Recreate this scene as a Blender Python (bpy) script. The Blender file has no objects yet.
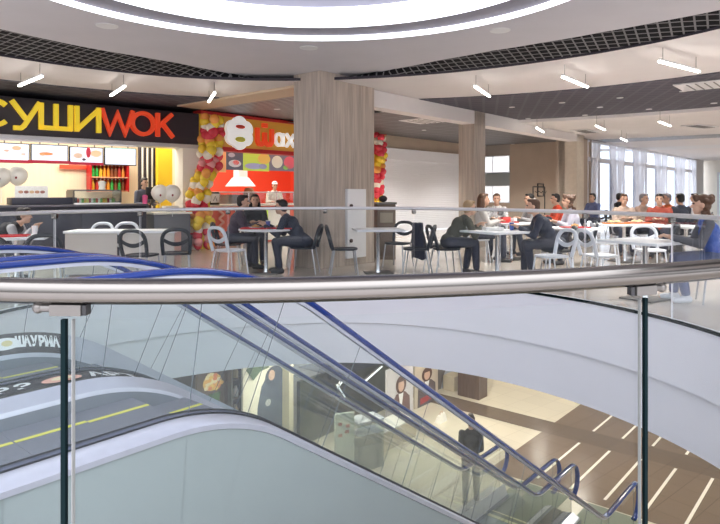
import bpy, bmesh, math, random
from mathutils import Vector, Matrix
random.seed(7)
PI = math.pi
scene = bpy.context.scene
COL = scene.collection
# ---------------------------------------------------------------- lamps
def area(name, loc, size, energy, col=(1,1,1), rot=(0,0,0), sy=None):
    l = bpy.data.lights.new(name, 'AREA'); l.energy = energy; l.color = col; l.shape = 'RECTANGLE'; l.size = size; l.size_y = sy or size
    o = bpy.data.objects.new(name, l); COL.objects.link(o); o.location = loc; o.rotation_euler = rot; return o
# ---------------------------------------------------------------- frame of the place
EYE = 1.35; FPX = 610.0; CX = 360.0; HY = 193.0
TH = 0.7045
U = Vector((math.sin(TH), math.cos(TH)))          # along the shop fronts and escalators
V = Vector((-math.cos(TH), math.sin(TH)))         # towards the shop fronts
GR = math.atan2(U.y, U.x)                         # rotation of the building grid
LOW = -4.17                                       # lower floor level
P0 = Q0 = 0.0
def G(s, p, z=0.0): q = U * (s+Q0) + V * (p+P0); return Vector((q.x, q.y, z))
def F(px, d, z=0.0): return Vector(((px - CX) / FPX * d, d, z))
def SP(px, p):                                    # s where the sight line px meets the plane p
    k = (px - CX) / FPX; y = (p+P0) / (k * V.x + V.y); return y * (k * U.x + U.y) - Q0
def DP(px, p): k = (px - CX) / FPX; return (p+P0) / (k * V.x + V.y)
def ZP(px, py, p): return EYE - (py - HY) * DP(px, p) / FPX
# ---------------------------------------------------------------- materials
MATS = {}
def mat(name, col, rough=.5, metal=0., emit=None, es=0., noise=0., nscale=8., bump=0., coat=0., stretch=None):
    if name in MATS: return MATS[name]
    m = bpy.data.materials.new(name); m.use_nodes = True
    nt = m.node_tree; b = nt.nodes['Principled BSDF']
    c = (*col, 1)
    b.inputs['Base Color'].default_value = c
    b.inputs['Roughness'].default_value = rough
    b.inputs['Metallic'].default_value = metal
    b.inputs['Coat Weight'].default_value = coat
    if emit: b.inputs['Emission Color'].default_value = (*emit, 1); b.inputs['Emission Strength'].default_value = es
    if noise or bump:
        tc = nt.nodes.new('ShaderNodeTexCoord'); mp = nt.nodes.new('ShaderNodeMapping')
        if stretch: mp.inputs['Scale'].default_value = stretch
        nz = nt.nodes.new('ShaderNodeTexNoise'); nz.inputs['Scale'].default_value = nscale; nz.inputs['Detail'].default_value = 4
        nt.links.new(tc.outputs['Object'], mp.inputs['Vector']); nt.links.new(mp.outputs[0], nz.inputs['Vector'])
        if noise:
            r = nt.nodes.new('ShaderNodeValToRGB')
            r.color_ramp.elements[0].position = .3; r.color_ramp.elements[1].position = .7
            r.color_ramp.elements[0].color = (*[max(0, x * (1 - noise)) for x in col], 1)
            r.color_ramp.elements[1].color = (*[min(1, x * (1 + noise)) for x in col], 1)
            nt.links.new(nz.outputs['Fac'], r.inputs['Fac']); nt.links.new(r.outputs['Color'], b.inputs['Base Color'])
        if bump:
            bp = nt.nodes.new('ShaderNodeBump'); bp.inputs['Strength'].default_value = bump; bp.inputs['Distance'].default_value = .02
            nt.links.new(nz.outputs['Fac'], bp.inputs['Height']); nt.links.new(bp.outputs['Normal'], b.inputs['Normal'])
    MATS[name] = m; return m
def glass(name, tint=(.93, .97, .96), refl=.035, haze=0., hcol=(.6, .65, .68)):
    if name in MATS: return MATS[name]
    m = bpy.data.materials.new(name); m.use_nodes = True; nt = m.node_tree; nt.nodes.clear()
    o = nt.nodes.new('ShaderNodeOutputMaterial'); t = nt.nodes.new('ShaderNodeBsdfTransparent'); t.inputs['Color'].default_value = (*tint, 1)
    g = nt.nodes.new('ShaderNodeBsdfGlossy'); g.inputs['Roughness'].default_value = .02
    lw = nt.nodes.new('ShaderNodeLayerWeight'); lw.inputs['Blend'].default_value = .25
    mu = nt.nodes.new('ShaderNodeMath'); mu.operation = 'MULTIPLY_ADD'; mu.inputs[1].default_value = .30; mu.inputs[2].default_value = refl; mu.use_clamp = True
    mx = nt.nodes.new('ShaderNodeMixShader')
    nt.links.new(lw.outputs['Fresnel'], mu.inputs[0]); nt.links.new(mu.outputs[0], mx.inputs['Fac'])
    nt.links.new(t.outputs[0], mx.inputs[1]); nt.links.new(g.outputs[0], mx.inputs[2]); last = mx
    if haze:
        df = nt.nodes.new('ShaderNodeBsdfDiffuse'); df.inputs['Color'].default_value = (*hcol, 1)
        m2 = nt.nodes.new('ShaderNodeMixShader'); m2.inputs['Fac'].default_value = haze
        nt.links.new(mx.outputs[0], m2.inputs[1]); nt.links.new(df.outputs[0], m2.inputs[2]); last = m2
    nt.links.new(last.outputs[0], o.inputs['Surface']); MATS[name] = m; return m
def grid_mat(name, base, line, sx, sy, w, rough=.35, metal=.0, rot=0., bumpy=False, emit=0., spec=.5):
    """ rectangular lattice / tile pattern in object space """
    if name in MATS: return MATS[name]
    m = bpy.data.materials.new(name); m.use_nodes = True; nt = m.node_tree; b = nt.nodes['Principled BSDF']
    b.inputs['Roughness'].default_value = rough; b.inputs['Metallic'].default_value = metal; b.inputs['Specular IOR Level'].default_value = spec
    tc = nt.nodes.new('ShaderNodeTexCoord'); mp = nt.nodes.new('ShaderNodeMapping'); mp.inputs['Rotation'].default_value = (0, 0, rot)
    nt.links.new(tc.outputs['Object'], mp.inputs['Vector'])
    br = nt.nodes.new('ShaderNodeTexBrick'); br.offset = 0; br.squash = 1
    br.inputs['Scale'].default_value = 1; br.inputs['Brick Width'].default_value = sx; br.inputs['Row Height'].default_value = sy
    br.inputs['Mortar Size'].default_value = w; br.inputs['Mortar Smooth'].default_value = .1
    br.inputs['Color1'].default_value = (*base, 1); br.inputs['Color2'].default_value = (*[x * .93 for x in base], 1); br.inputs['Mortar'].default_value = (*line, 1)
    nt.links.new(mp.outputs[0], br.inputs['Vector']); nt.links.new(br.outputs['Color'], b.inputs['Base Color'])
    if bumpy:
        bp = nt.nodes.new('ShaderNodeBump'); bp.inputs['Strength'].default_value = .4; bp.inputs['Distance'].default_value = .01
        nt.links.new(br.outputs['Fac'], bp.inputs['Height']); nt.links.new(bp.outputs['Normal'], b.inputs['Normal'])
    if emit:
        nt.links.new(br.outputs['Color'], b.inputs['Emission Color']); b.inputs['Emission Strength'].default_value = emit
    MATS[name] = m; return m
def M(n): return MATS[n]
mat('white_ceiling', (.74, .70, .69), .7, noise=.02, nscale=2)
mat('ring_ceiling', (.60, .58, .61), .7, noise=.02, nscale=2)
mat('cove_white', (.9, .9, .95), .6, emit=(.90, .91, 1), es=2.2)
mat('cove_soft', (.8, .8, .9), .6, emit=(.84, .86, 1), es=.55)
mat('dome_disc', (.22, .22, .28), .7, emit=(.62, .62, .82), es=.34)  # disc is no lamp; its glow is added to light the atrium
mat('dome_step', (.26, .25, .29), .7)
grid_mat('lattice', (.010, .010, .012), (.20, .195, .20), .14, .14, .013, .7, .0, rot=.55, spec=.08)
grid_mat('dark_band', (.10, .095, .115), (.13, .125, .145), .30, .30, .03, .7, .0, rot=.2, spec=.1)
grid_mat('slat_grey', (.42, .43, .48), (.05, .05, .06), .14, 30, .04, .4, .2)
grid_mat('floor_tile', (.62, .56, .50), (.50, .46, .42), .6, .6, .006, .12, 0, rot=GR)
grid_mat('low_cream', (.72, .66, .53), (.60, .54, .43), .6, .6, .008, .22, 0, rot=GR)
grid_mat('low_brown', (.20, .145, .105), (.145, .105, .075), .6, .6, .008, .22, 0, rot=GR)
grid_mat('low_dark', (.155, .115, .085), (.12, .09, .07), .6, .6, .008, .22, 0, rot=GR)
mat('low_stripe', (.85, .80, .70), .4)
mat('fascia', (.88, .88, .94), .55, noise=.015, nscale=1)
mat('fascia_low', (.86, .86, .92), .55, noise=.015, nscale=1)
mat('pillar_wood', (.46, .39, .33), .5, noise=.22, nscale=3.2, stretch=(6, 6, .35), bump=.05)
mat('pillar_plain', (.66, .58, .48), .6, noise=.05)
mat('beige_beam', (.60, .47, .34), .6)
mat('tan_wall', (.47, .38, .305), .7, noise=.04, nscale=2)
mat('steel', (.175, .163, .152), .21, 1.0)
mat('rail_far', (.80, .80, .82), .35, .6)
mat('steel_dark', (.16, .15, .14), .35, .7)
mat('chrome', (.7, .7, .72), .15, 1.0)
mat('aluminium', (.58, .60, .69), .30, .5, noise=.03, nscale=14)
mat('deck_edge', (.13, .15, .22), .4, .4)
mat('cladding', (.31, .365, .37), .42, .15, noise=.03, nscale=1.5)
mat('skirt', (.22, .245, .285), .4, .4)
mat('step_grey', (.19, .205, .245), .55, .3, noise=.1, nscale=30)
mat('yellow_line', (.62, .60, .10), .5)
mat('handrail_blue', (.012, .040, .225), .22, coat=.4)
mat('black', (.015, .015, .017), .4)
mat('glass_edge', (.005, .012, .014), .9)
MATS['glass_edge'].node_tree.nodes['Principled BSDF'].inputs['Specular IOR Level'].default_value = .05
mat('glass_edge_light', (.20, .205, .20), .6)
glass('glass_near', (.95, .975, .97), .012)
glass('glass_far', (.95, .98, .98), .015, .015, (.7, .75, .8))
glass('glass_esc', (.945, .98, .975), .02, .025, (.62, .70, .74))
glass('glass_shop', (.85, .9, .9), .06)
mat('sign_dark', (.035, .028, .04), .5)
mat('sign_side', (.62, .62, .66), .4, .3)
mat('letter_yellow', (.90, .66, .03), .4, emit=(1, .70, .03), es=.32)
mat('letter_red', (.80, .07, .02), .4, emit=(1, .08, .02), es=.28)
mat('letter_white', (.9, .9, .9), .4, emit=(1, 1, 1), es=.35)
mat('orange_sign', (.60, .30, .04), .45, emit=(.8, .4, .06), es=.12)
mat('red_trim', (.55, .02, .02), .45)
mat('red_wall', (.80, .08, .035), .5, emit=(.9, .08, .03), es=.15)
mat('cream_wall', (.86, .74, .55), .6, noise=.05, nscale=4, stretch=(8, 8, .2))
mat('yellow_wall', (.80, .55, .02), .5)
mat('dark_counter', (.028, .03, .045), .4)
mat('white_counter', (.85, .80, .72), .3)
mat('white', (.85, .85, .86), .45)
mat('warm_white', (.90, .87, .80), .5)
mat('paper', (.9, .9, .88), .6, noise=.08, nscale=25)
mat('table_white', (.88, .89, .92), .45)
mat('chair_dark', (.018, .022, .032), .4)
mat('chair_white', (.72, .75, .82), .35)
mat('leg_grey', (.42, .42, .45), .3, .8)
mat('red_tray', (.62, .03, .035), .4)
mat('screen', (.8, .85, .95), .3, emit=(.82, .87, 1), es=.85)
mat('shutter', (.86, .86, .91), .5)
mat('lamp_glow', (1, 1, 1), .5, emit=(1, .95, .86), es=14)
mat('down_glow', (1, 1, 1), .5, emit=(1, .97, .9), es=10)
mat('lamp_body', (.75, .75, .75), .4)
mat('vent_white', (.70, .69, .70), .5)
mat('window_frame', (.86, .87, .92), .4)
mat('curtain_sheer', (.92, .93, .98), .9)
mat('skin', (.62, .38, .27), .55)
mat('hair_black', (.016, .013, .012), .5)
mat('hair_brown', (.10, .05, .028), .5)
mat('hair_fair', (.38, .26, .14), .5)
mat('hair_grey', (.28, .26, .27), .5)
mat('shoe_dark', (.03, .03, .035), .5)
mat('shoe_white', (.7, .72, .76), .5)
mat('poster_white', (.78, .75, .70), .5)
mat('storefront_dark', (.03, .035, .045), .25)
mat('brown_pillar', (.13, .085, .06), .45, noise=.2, nscale=3, stretch=(5, 5, .4))
mat('counter_cream', (.66, .58, .42), .5)
def sheer():
    m = MATS['curtain_sheer']; nt = m.node_tree; b = nt.nodes['Principled BSDF']; o = nt.nodes['Material Output']
    t = nt.nodes.new('ShaderNodeBsdfTranslucent'); t.inputs['Color'].default_value = (.95, .96, 1, 1)
    tr = nt.nodes.new('ShaderNodeBsdfTransparent'); mx = nt.nodes.new('ShaderNodeMixShader'); mx.inputs[0].default_value = .7
    m2 = nt.nodes.new('ShaderNodeMixShader'); m2.inputs[0].default_value = .45
    nt.links.new(b.outputs[0], mx.inputs[1]); nt.links.new(t.outputs[0], mx.inputs[2]); nt.links.new(mx.outputs[0], m2.inputs[1]); nt.links.new(tr.outputs[0], m2.inputs[2]); nt.links.new(m2.outputs[0], o.inputs['Surface'])
sheer()
_cc = {}
def cm(r, g, b, rough=.7):
    k = f'tint_{int(r*99):02d}{int(g*99):02d}{int(b*99):02d}'
    return mat(k, (r, g, b), rough)
def em(r, g, b, e):
    return mat(f'glow_{int(r*99):02d}{int(g*99):02d}{int(b*99):02d}_{int(e*10)}', (r, g, b), .5, emit=(r, g, b), es=e)
# ---------------------------------------------------------------- mesh builder
class MB:
    def __init__(s): s.v = []; s.f = []; s.mi = []; s.m = 0
    def add(s, vs, fs):
        o = len(s.v); s.v += [Vector(x) for x in vs]; s.f += [tuple(i + o for i in f) for f in fs]; s.mi += [s.m] * len(fs); return s
    def box(s, x0, x1, y0, y1, z0, z1, bev=0.):
        if bev <= 0:
            return s.add([(x0,y0,z0),(x1,y0,z0),(x1,y1,z0),(x0,y1,z0),(x0,y0,z1),(x1,y0,z1),(x1,y1,z1),(x0,y1,z1)],
                  [(3,2,1,0),(4,5,6,7),(0,1,5,4),(1,2,6,5),(2,3,7,6),(3,0,4,7)])
        b = min(bev, (x1-x0)/2.01, (y1-y0)/2.01, (z1-z0)/2.01)
        bm = bmesh.new(); bmesh.ops.create_cube(bm, size=1, matrix=Matrix.Translation(((x0+x1)/2,(y0+y1)/2,(z0+z1)/2)) @ Matrix.Diagonal((x1-x0,y1-y0,z1-z0,1)))
        bmesh.ops.bevel(bm, geom=bm.edges[:], offset=b, segments=2, affect='EDGES', profile=.6)
        bm.verts.index_update(); s.add([v.co.copy() for v in bm.verts], [tuple(v.index for v in f.verts) for f in bm.faces]); bm.free(); return s
    def tube(s, pts, r, n=8, cap=True, closed=False):
        pts = [Vector(p) for p in pts]; rs = r if isinstance(r, (list, tuple)) else [r] * len(pts); L = len(pts); vs = []; fs = []
        up = None
        for i, p in enumerate(pts):
            a = pts[(i-1) % L] if (closed or i) else p; c = pts[(i+1) % L] if (closed or i < L-1) else p
            t = (c - a).normalized()
            if up is None: up = Vector((0,0,1)) if abs(t.z) < .9 else Vector((1,0,0))
            x = t.cross(up)
            if x.length < 1e-4: x = t.cross(Vector((1,0,0)))
            x.normalize(); y = x.cross(t).normalized(); up = y
            for k in range(n):
                an = 2*PI*k/n; vs.append(p + (x*math.cos(an) + y*math.sin(an)) * rs[i])
        for i in range(L if closed else L-1):
            j = (i+1) % L
            for k in range(n): fs.append((i*n+k, i*n+(k+1)%n, j*n+(k+1)%n, j*n+k))
        if cap and not closed: fs.append(tuple(reversed(range(n)))); fs.append(tuple((L-1)*n+k for k in range(n)))
        return s.add(vs, fs)
    def lathe(s, prof, n=20, c=(0,0,0), sx=1, sy=1):
        vs = []; fs = []; c = Vector(c)
        for r, z in prof:
            for k in range(n): a = 2*PI*k/n; vs.append(c + Vector((r*math.cos(a)*sx, r*math.sin(a)*sy, z)))
        for i in range(len(prof)-1):
            for k in range(n): fs.append((i*n+k, i*n+(k+1)%n, (i+1)*n+(k+1)%n, (i+1)*n+k))
        fs.append(tuple(reversed(range(n)))); fs.append(tuple((len(prof)-1)*n+k for k in range(n)))
        return s.add(vs, fs)
    def ball(s, c, rx, ry=None, rz=None, n=14, rot=None):
        ry = ry or rx; rz = rz or rx; c = Vector(c); vs = []; fs = []; m = n//2
        for i in range(m+1):
            ph = PI*i/m
            for k in range(n):
                a = 2*PI*k/n; q = Vector((rx*math.sin(ph)*math.cos(a), ry*math.sin(ph)*math.sin(a), -rz*math.cos(ph)))
                if rot: q = rot @ q
                vs.append(c + q)
        for i in range(m):
            for k in range(n): fs.append((i*n+k, i*n+(k+1)%n, (i+1)*n+(k+1)%n, (i+1)*n+k))
        return s.add(vs, fs)
    def capsule(s, a, ra, b, rb, n=12):
        a = Vector(a); b = Vector(b); s.ball(a, ra, n=n); s.ball(b, rb, n=n)
        return s.tube([a, b], [ra*.995, rb*.995], n=n)
    def prism(s, poly, axis, a0, a1):
        """ polygon in two coordinates extruded along the axis (0 x, 1 y, 2 z) """
        n = len(poly); vs = []
        for a in (a0, a1):
            for (u, w) in poly: vs.append({0:(a,u,w), 1:(u,a,w), 2:(u,w,a)}[axis])
        fs = [tuple(range(n)), tuple(range(2*n-1, n-1, -1))] + [(i, i+n, (i+1)%n+n, (i+1)%n) for i in range(n)]
        return s.add(vs, fs)
    def strip(s, A, B, closed=False):
        n = len(A); fs = [(i, (i+1)%n, n+(i+1)%n, n+i) for i in range(n if closed else n-1)]
        return s.add(list(A)+list(B), fs)
    def mesh(s, name, mats, smooth=True, weld=True):
        me = bpy.data.meshes.new(name); me.from_pydata([tuple(v) for v in s.v], [], s.f)
        for m in (mats if isinstance(mats, (list, tuple)) else [mats]): me.materials.append(m)
        for i, p in enumerate(me.polygons): p.material_index = s.mi[i]
        bm = bmesh.new(); bm.from_mesh(me)
        if weld: bmesh.ops.remove_doubles(bm, verts=bm.verts, dist=1e-5)
        bmesh.ops.recalc_face_normals(bm, faces=bm.faces)
        if smooth:
            for f in bm.faces: f.smooth = True
            for e in bm.edges:
                if len(e.link_faces) != 2 or e.calc_face_angle(0) > .6: e.smooth = False
        bm.to_mesh(me); bm.free(); return me
    def obj(s, name, mats, parent=None, smooth=True, loc=None, rotz=0.):
        o = bpy.data.objects.new(name, s.mesh(name, mats, smooth)); COL.objects.link(o)
        if parent: o.parent = parent
        if loc is not None: o.location = loc
        o.rotation_euler.z = rotz; return o
def tag(o, label, cat, group=None, kind=None):
    o['label'] = label; o['category'] = cat
    if group: o['group'] = group
    if kind: o['kind'] = kind
    return o
def thing(name, label, cat, loc=(0,0,0), rotz=0., group=None):
    o = bpy.data.objects.new(name, None); COL.objects.link(o); o.empty_display_size = .1
    o.location = loc; o.rotation_euler.z = rotz; return tag(o, label, cat, group)
def struct(o): o['kind'] = 'structure'; return o
def dup(root, loc, rotz, label, group=None, mats=None):
    """ copy of a thing with its parts and sub-parts; mats maps part stem -> material """
    def cp(o, par):
        c = o.copy(); COL.objects.link(c)
        if par: c.parent = par
        st = o.name.split('.')[0]
        if mats and st in mats and o.type == 'MESH': c.data = o.data.copy(); c.data.materials.clear(); c.data.materials.append(mats[st])
        for ch in [x for x in o.children]: cp(ch, c)
        return c
    r = cp(root, None); r.location = loc; r.rotation_euler.z = rotz; r['label'] = label
    if group: r['group'] = group
    return r
def text_mesh(txt, size, bold=0.0, ext=0.0):
    cu = bpy.data.curves.new('lettering', 'FONT'); cu.body = txt; cu.size = size; cu.offset = bold; cu.extrude = ext; cu.align_x = 'CENTER'; cu.align_y = 'CENTER'
    o = bpy.data.objects.new('lettering', cu); COL.objects.link(o)
    dg = bpy.context.evaluated_depsgraph_get(); me = bpy.data.meshes.new_from_object(o.evaluated_get(dg))
    bpy.data.objects.remove(o); bpy.data.curves.remove(cu)
    vs = [v.co.copy() for v in me.vertices]; fs = [tuple(p.vertices) for p in me.polygons]; bpy.data.meshes.remove(me); return vs, fs
# ---------------------------------------------------------------- atrium outline
CEN = Vector((-.1, 5.4))
RT = [(-180,3.7),(-160,3.45),(-140,3.52),(-125,3.72),(-110,4.0),(-100.9,4.02),(-88.5,3.885),(-70.8,3.71),(-55,3.60),(-40,3.52),(-15,3.50),(5.7,3.51),(23.5,3.51),(47,3.63),(68.3,3.87),(88.6,4.05),(106,4.07),(127,4.12),(140,4.19),(150,4.2),(160,4.2),(170,4.05),(180,3.7)]
def hole(phi):
    while phi > 180: phi -= 360
    while phi < -180: phi += 360
    n = len(RT) - 1
    for i in range(n):
        if RT[i][0] <= phi <= RT[i+1][0]:
            t = (phi-RT[i][0])/(RT[i+1][0]-RT[i][0])
            p0 = RT[(i-1) % n][1] if i else RT[n-1][1]; p1 = RT[i][1]; p2 = RT[i+1][1]; p3 = RT[i+2][1] if i+2 <= n else RT[1][1]
            return .5*((2*p1)+(-p0+p2)*t+(2*p0-5*p1+4*p2-p3)*t*t+(-p0+3*p1-3*p2+p3)*t**3)
    return 3.6
def hr(phi): return sum(hole(phi+d) for d in (-9,-6,-3,0,3,6,9))/7
def HP(phi, off=0., z=0.): r = hr(phi)+off; a = math.radians(phi); return Vector((CEN.x+r*math.cos(a), CEN.y+r*math.sin(a), z))
def ring(fa, fb, phis): A = [fa(p) for p in phis]; B = [fb(p) for p in phis]; return A, B
ALL = [i*3 for i in range(120)]
def limit(c, phi, R):
    """ stop at the window wall, behind the shops and a little behind the viewer """
    a = math.radians(phi); d = Vector((math.cos(a), math.sin(a))); k = d.dot(V); p0 = c.dot(V); s0 = c.dot(U); ks = d.dot(U)
    if k > 1e-3:
        r = (8.25-p0)/k
        if s0+ks*r > 20.3: R = min(R, r)
        else: R = min(R, (17.3-p0)/k)
    if d.y < 0: R = min(R, 4.6+(1+d.y)**2*14)
    return R
def edge_out(phi, R=46.):
    a = math.radians(phi); R = limit(CEN, phi, R+4) if R > 30 else R; return Vector((CEN.x+R*math.cos(a), CEN.y+R*math.sin(a), 0))
# upper floor
b = MB(); A, B = ring(lambda p: HP(p), lambda p: edge_out(p), ALL); b.strip(A, B, True)
struct(b.obj('floor', M('floor_tile')))
# slab edge: upper fascia, shadow step and lower ring
b = MB(); b.strip([HP(p,0,.03) for p in ALL], [HP(p,0,-.66) for p in ALL], True); b.strip([HP(p,0,.03) for p in ALL], [HP(p,.05,.03) for p in ALL], True)
b.strip([HP(p,0,-.66) for p in ALL], [HP(p,.12,-.68) for p in ALL], True)
struct(b.obj('trim_1', M('fascia')))
b = MB(); b.strip([HP(p,.075,-.68) for p in ALL], [HP(p,.075,-1.3) for p in ALL], True); b.strip([HP(p,.075,-1.3) for p in ALL], [HP(p,.4,-1.3) for p in ALL], True)
struct(b.obj('trim_2', M('fascia_low')))
b = MB(); b.strip([HP(p,.38,-1.29) for p in ALL], [edge_out(p,24)+Vector((0,0,-1.29)) for p in ALL], True)
struct(b.obj('ceiling_lower', M('white_ceiling')))
# lower floor with inlays, in the building grid
b = MB(); b.add([G(-14,-14,LOW), G(40,-14,LOW), G(40,24,LOW), G(-14,24,LOW)], [(0,1,2,3)])
struct(b.obj('floor_lower', M('low_cream')))
def inlay(n, m, s0, s1, p0, p1, dz):
    b = MB(); b.add([G(s0,p0,LOW+dz), G(s1,p0,LOW+dz), G(s1,p1,LOW+dz), G(s0,p1,LOW+dz)], [(0,1,2,3)]); return struct(b.obj(n, M(m)))
inlay('trim_3', 'low_brown', 10.95, 24, -10, 5.93, .003)
inlay('trim_4', 'low_dark', 13.45, 14.2, -10, 14, .006)
inlay('trim_5', 'low_brown', 23, 30, 5.93, 14, .004)
k = 6
for i, p in enumerate((5.03, 4.38, 3.75, 3.09, 2.44, 1.8)):
    inlay(f'trim_{k}', 'low_stripe', 11.2, 13.4, p-.027, p+.027, .007); k += 1
    if i < 5: inlay(f'trim_{k}', 'low_stripe', 14.25, 15.6, p-.027, p+.027, .007); k += 1
# ---------------------------------------------------------------- upper ceilings
DC = Vector((-.56, 5.47))
def ang_pt(c, phi, R, z): a = math.radians(phi); return Vector((c.x+R*math.cos(a), c.y+R*math.sin(a), z))
ZW = 3.52; ZO = 3.40
# white ceiling ring: outer outline runs to a point at the big pillar
OUT = [(0,29),(50,40),(100,50),(140,56.5),(180,63.5),(240,75),(290,82),(345,79),(360,76),(400,68),(440,60),(490,51),(540,43),(600,32.5),(660,21.5),(720,10)]
pts = [F(px, (ZW-EYE)*FPX/(HY-y), ZW) for px, y in OUT]
def outline(phi):
    """ radius of the white ring's outer edge about the dome centre """
    tab = sorted((math.degrees(math.atan2(p.y-DC.y, p.x-DC.x)), (Vector((p.x,p.y))-DC).length) for p in pts)
    tab = [(-200, 4.7), (-60, 4.9), (0, 5.0)] + [t for t in tab if t[0] > 8] + [(170, 4.6), (200, 4.7), (320, 4.9)]
    for i in range(len(tab)-1):
        if tab[i][0] <= phi <= tab[i+1][0]:
            t = (phi-tab[i][0])/(tab[i+1][0]-tab[i][0]); return tab[i][1]*(1-t)+tab[i+1][1]*t
    return 4.8
PH = [-180+i*2 for i in range(180)]
RD = 3.24
DZ = .10
b = MB(); A = [ang_pt(DC,p,RD,ZW) for p in PH]; B = [ang_pt(DC,p,outline(p),ZW) for p in PH]; b.strip(A, B, True)
b.strip(B, [x+Vector((0,0,.05)) for x in B], True)
struct(b.obj('ceiling', M('ring_ceiling')))
b = MB(); b.strip(A, [ang_pt(DC,p,RD,ZW+.075) for p in PH], True); struct(b.obj('trim_40', M('cove_white')))
b = MB(); b.strip([ang_pt(DC,p,RD,ZW+.075) for p in PH], [ang_pt(DC,p,RD-.42,ZW+.075) for p in PH], True); struct(b.obj('trim_41', M('dome_step')))
b = MB(); b.strip([ang_pt(DC,p,RD-.42,ZW+.075) for p in PH], [ang_pt(DC,p,RD-.50,ZW+.33) for p in PH], True); struct(b.obj('trim_42', M('cove_white')))
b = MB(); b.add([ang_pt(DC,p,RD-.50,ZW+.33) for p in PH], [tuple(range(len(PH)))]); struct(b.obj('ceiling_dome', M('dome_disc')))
# dark lattice above the gap, then concentric white and dark bands
OC = Vector((-.9, 5.0))
def outer_r(phi):
    return 6.02 + .25*math.exp(-((phi-112)/25.)**2) - .12*math.exp(-((phi-55)/25.)**2)
BC = Vector((-.5, 5.0))
LR = list(range(-40, 221, 2))
b = MB(); b.strip([ang_pt(DC,p,outline(p)-.02,ZW+.035) for p in LR], [ang_pt(OC,p,outer_r(p)+.03,ZO+.03) for p in LR]); struct(b.obj('ceiling_lattice', M('lattice')))
FR = [p for p in range(-40, 221, 2)]
A = [ang_pt(OC,p,outer_r(p),ZO) for p in FR]; B = [ang_pt(BC,p,8.45,ZO) for p in FR]
b = MB(); b.strip(A, B); struct(b.obj('ceiling_outer', M('white_ceiling')))
b = MB(); b.strip(A, [x+Vector((0,0,.05)) for x in A]); struct(b.obj('trim_43', M('sign_dark')))
b = MB(); b.strip(B, [x+Vector((0,0,-.02)) for x in B]); b.strip([ang_pt(BC,p,8.45,ZO-.02) for p in FR], [ang_pt(BC,p,12.9,ZO-.02) for p in FR]); struct(b.obj('ceiling_band', M('dark_band')))
b = MB(); A = [ang_pt(BC,p,12.9,ZO-.10) for p in FR]; b.strip([x+Vector((0,0,.08)) for x in A], A); b.strip(A, [ang_pt(BC,p,max(12.9,limit(BC,p,50)),ZO-.10) for p in FR]); struct(b.obj('ceiling_far', M('white_ceiling')))
# dark strips in the far ceiling
for i, (r0, r1) in enumerate(((19.5, 21.0), (24.5, 26.5))):
    pp = [p for p in PH if 20 <= p <= 75]
    b = MB(); b.strip([ang_pt(BC,p,r0,ZO-.105) for p in pp], [ang_pt(BC,p,r1,ZO-.105) for p in pp]); struct(b.obj(f'trim_{44+i}', M('vent_white') if i else M('slat_grey')))
# ---------------------------------------------------------------- walls of the food court
def gbox(name, m, s0, s1, p0, p1, z0, z1, bev=0., parent=None):
    b = MB(); b.box(s0, s1, p0, p1, z0, z1, bev); q = U*Q0+V*P0; return b.obj(name, m, parent, loc=None if parent else (q.x,q.y,0), rotz=GR)
def pillar(n, m, s0, s1, p0, p1, z1): return struct(gbox(n, m, s0, s1, p0, p1, 0, z1, .012))
pillar('pillar', M('pillar_wood'), 7.78, 9.28, 7.52, 8.22, 3.6)
pillar('pillar.001', M('pillar_wood'), 13.3, 13.85, 7.6, 8.05, 3.4)
pillar('pillar.002', M('pillar_plain'), 20.0, 20.65, 7.6, 8.25, 3.3)
struct(gbox('beam', M('white_ceiling'), 9.28, 20.6, 7.6, 7.95, 3.06, 3.39))
struct(gbox('beam.001', M('beige_beam'), 8.0, 8.72, 8.22, 12.35, 3.35, 3.396))
# dark ceiling behind the beam and slatted ceiling in front of the kebab shop
struct(gbox('ceiling_slats', M('slat_grey'), 8.72, 16.0, 7.95, 12.5, 3.372, 3.39))
b = MB(); b.add([G(11.5,7.95,3.285), G(24,7.95,3.285), G(24,12.6,3.285), G(16.0,12.6,3.285), G(11.5,12.5,3.285)], [(0,1,2,3,4)]); struct(b.obj('ceiling_dark', grid_mat('dark_grid', (.12,.115,.125), (.17,.165,.18), .6, .6, .03, .6, 0, rot=GR)))
SW = 22.3
struct(gbox('wall_back', M('tan_wall'), SW, SW+.2, 8.0, 11.15, 0, 3.3))
struct(gbox('wall_back.001', M('tan_wall'), SW, SW+.2, 11.15, 12.7, 0, .95))
struct(gbox('wall_back.002', cm(.36,.40,.42), SW, SW+.2, 11.15, 12.7, 1.65, 2.15))
struct(gbox('wall_back.003', cm(.38,.34,.31), SW, SW+.2, 11.15, 12.7, 2.85, 3.3))
for i, (z0, z1) in enumerate(((.95, 1.65), (2.15, 2.85))):
    o = gbox(f'window_{i+6}', em(.92,.95,1,1.0), SW+.05, SW+.1, 11.15, 12.7, z0, z1); struct(o)
    fr = MB()
    for a, c in ((11.15, 11.2), (12.65, 12.7), (11.9, 11.93)): fr.box(SW+.02, SW+.06, a, c, z0, z1)
    fr.box(SW+.02, SW+.06, 11.15, 12.7, z0, z0+.04); fr.box(SW+.02, SW+.06, 11.15, 12.7, z1-.04, z1); fr.obj('window_frame', M('window_frame'), o)
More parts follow.
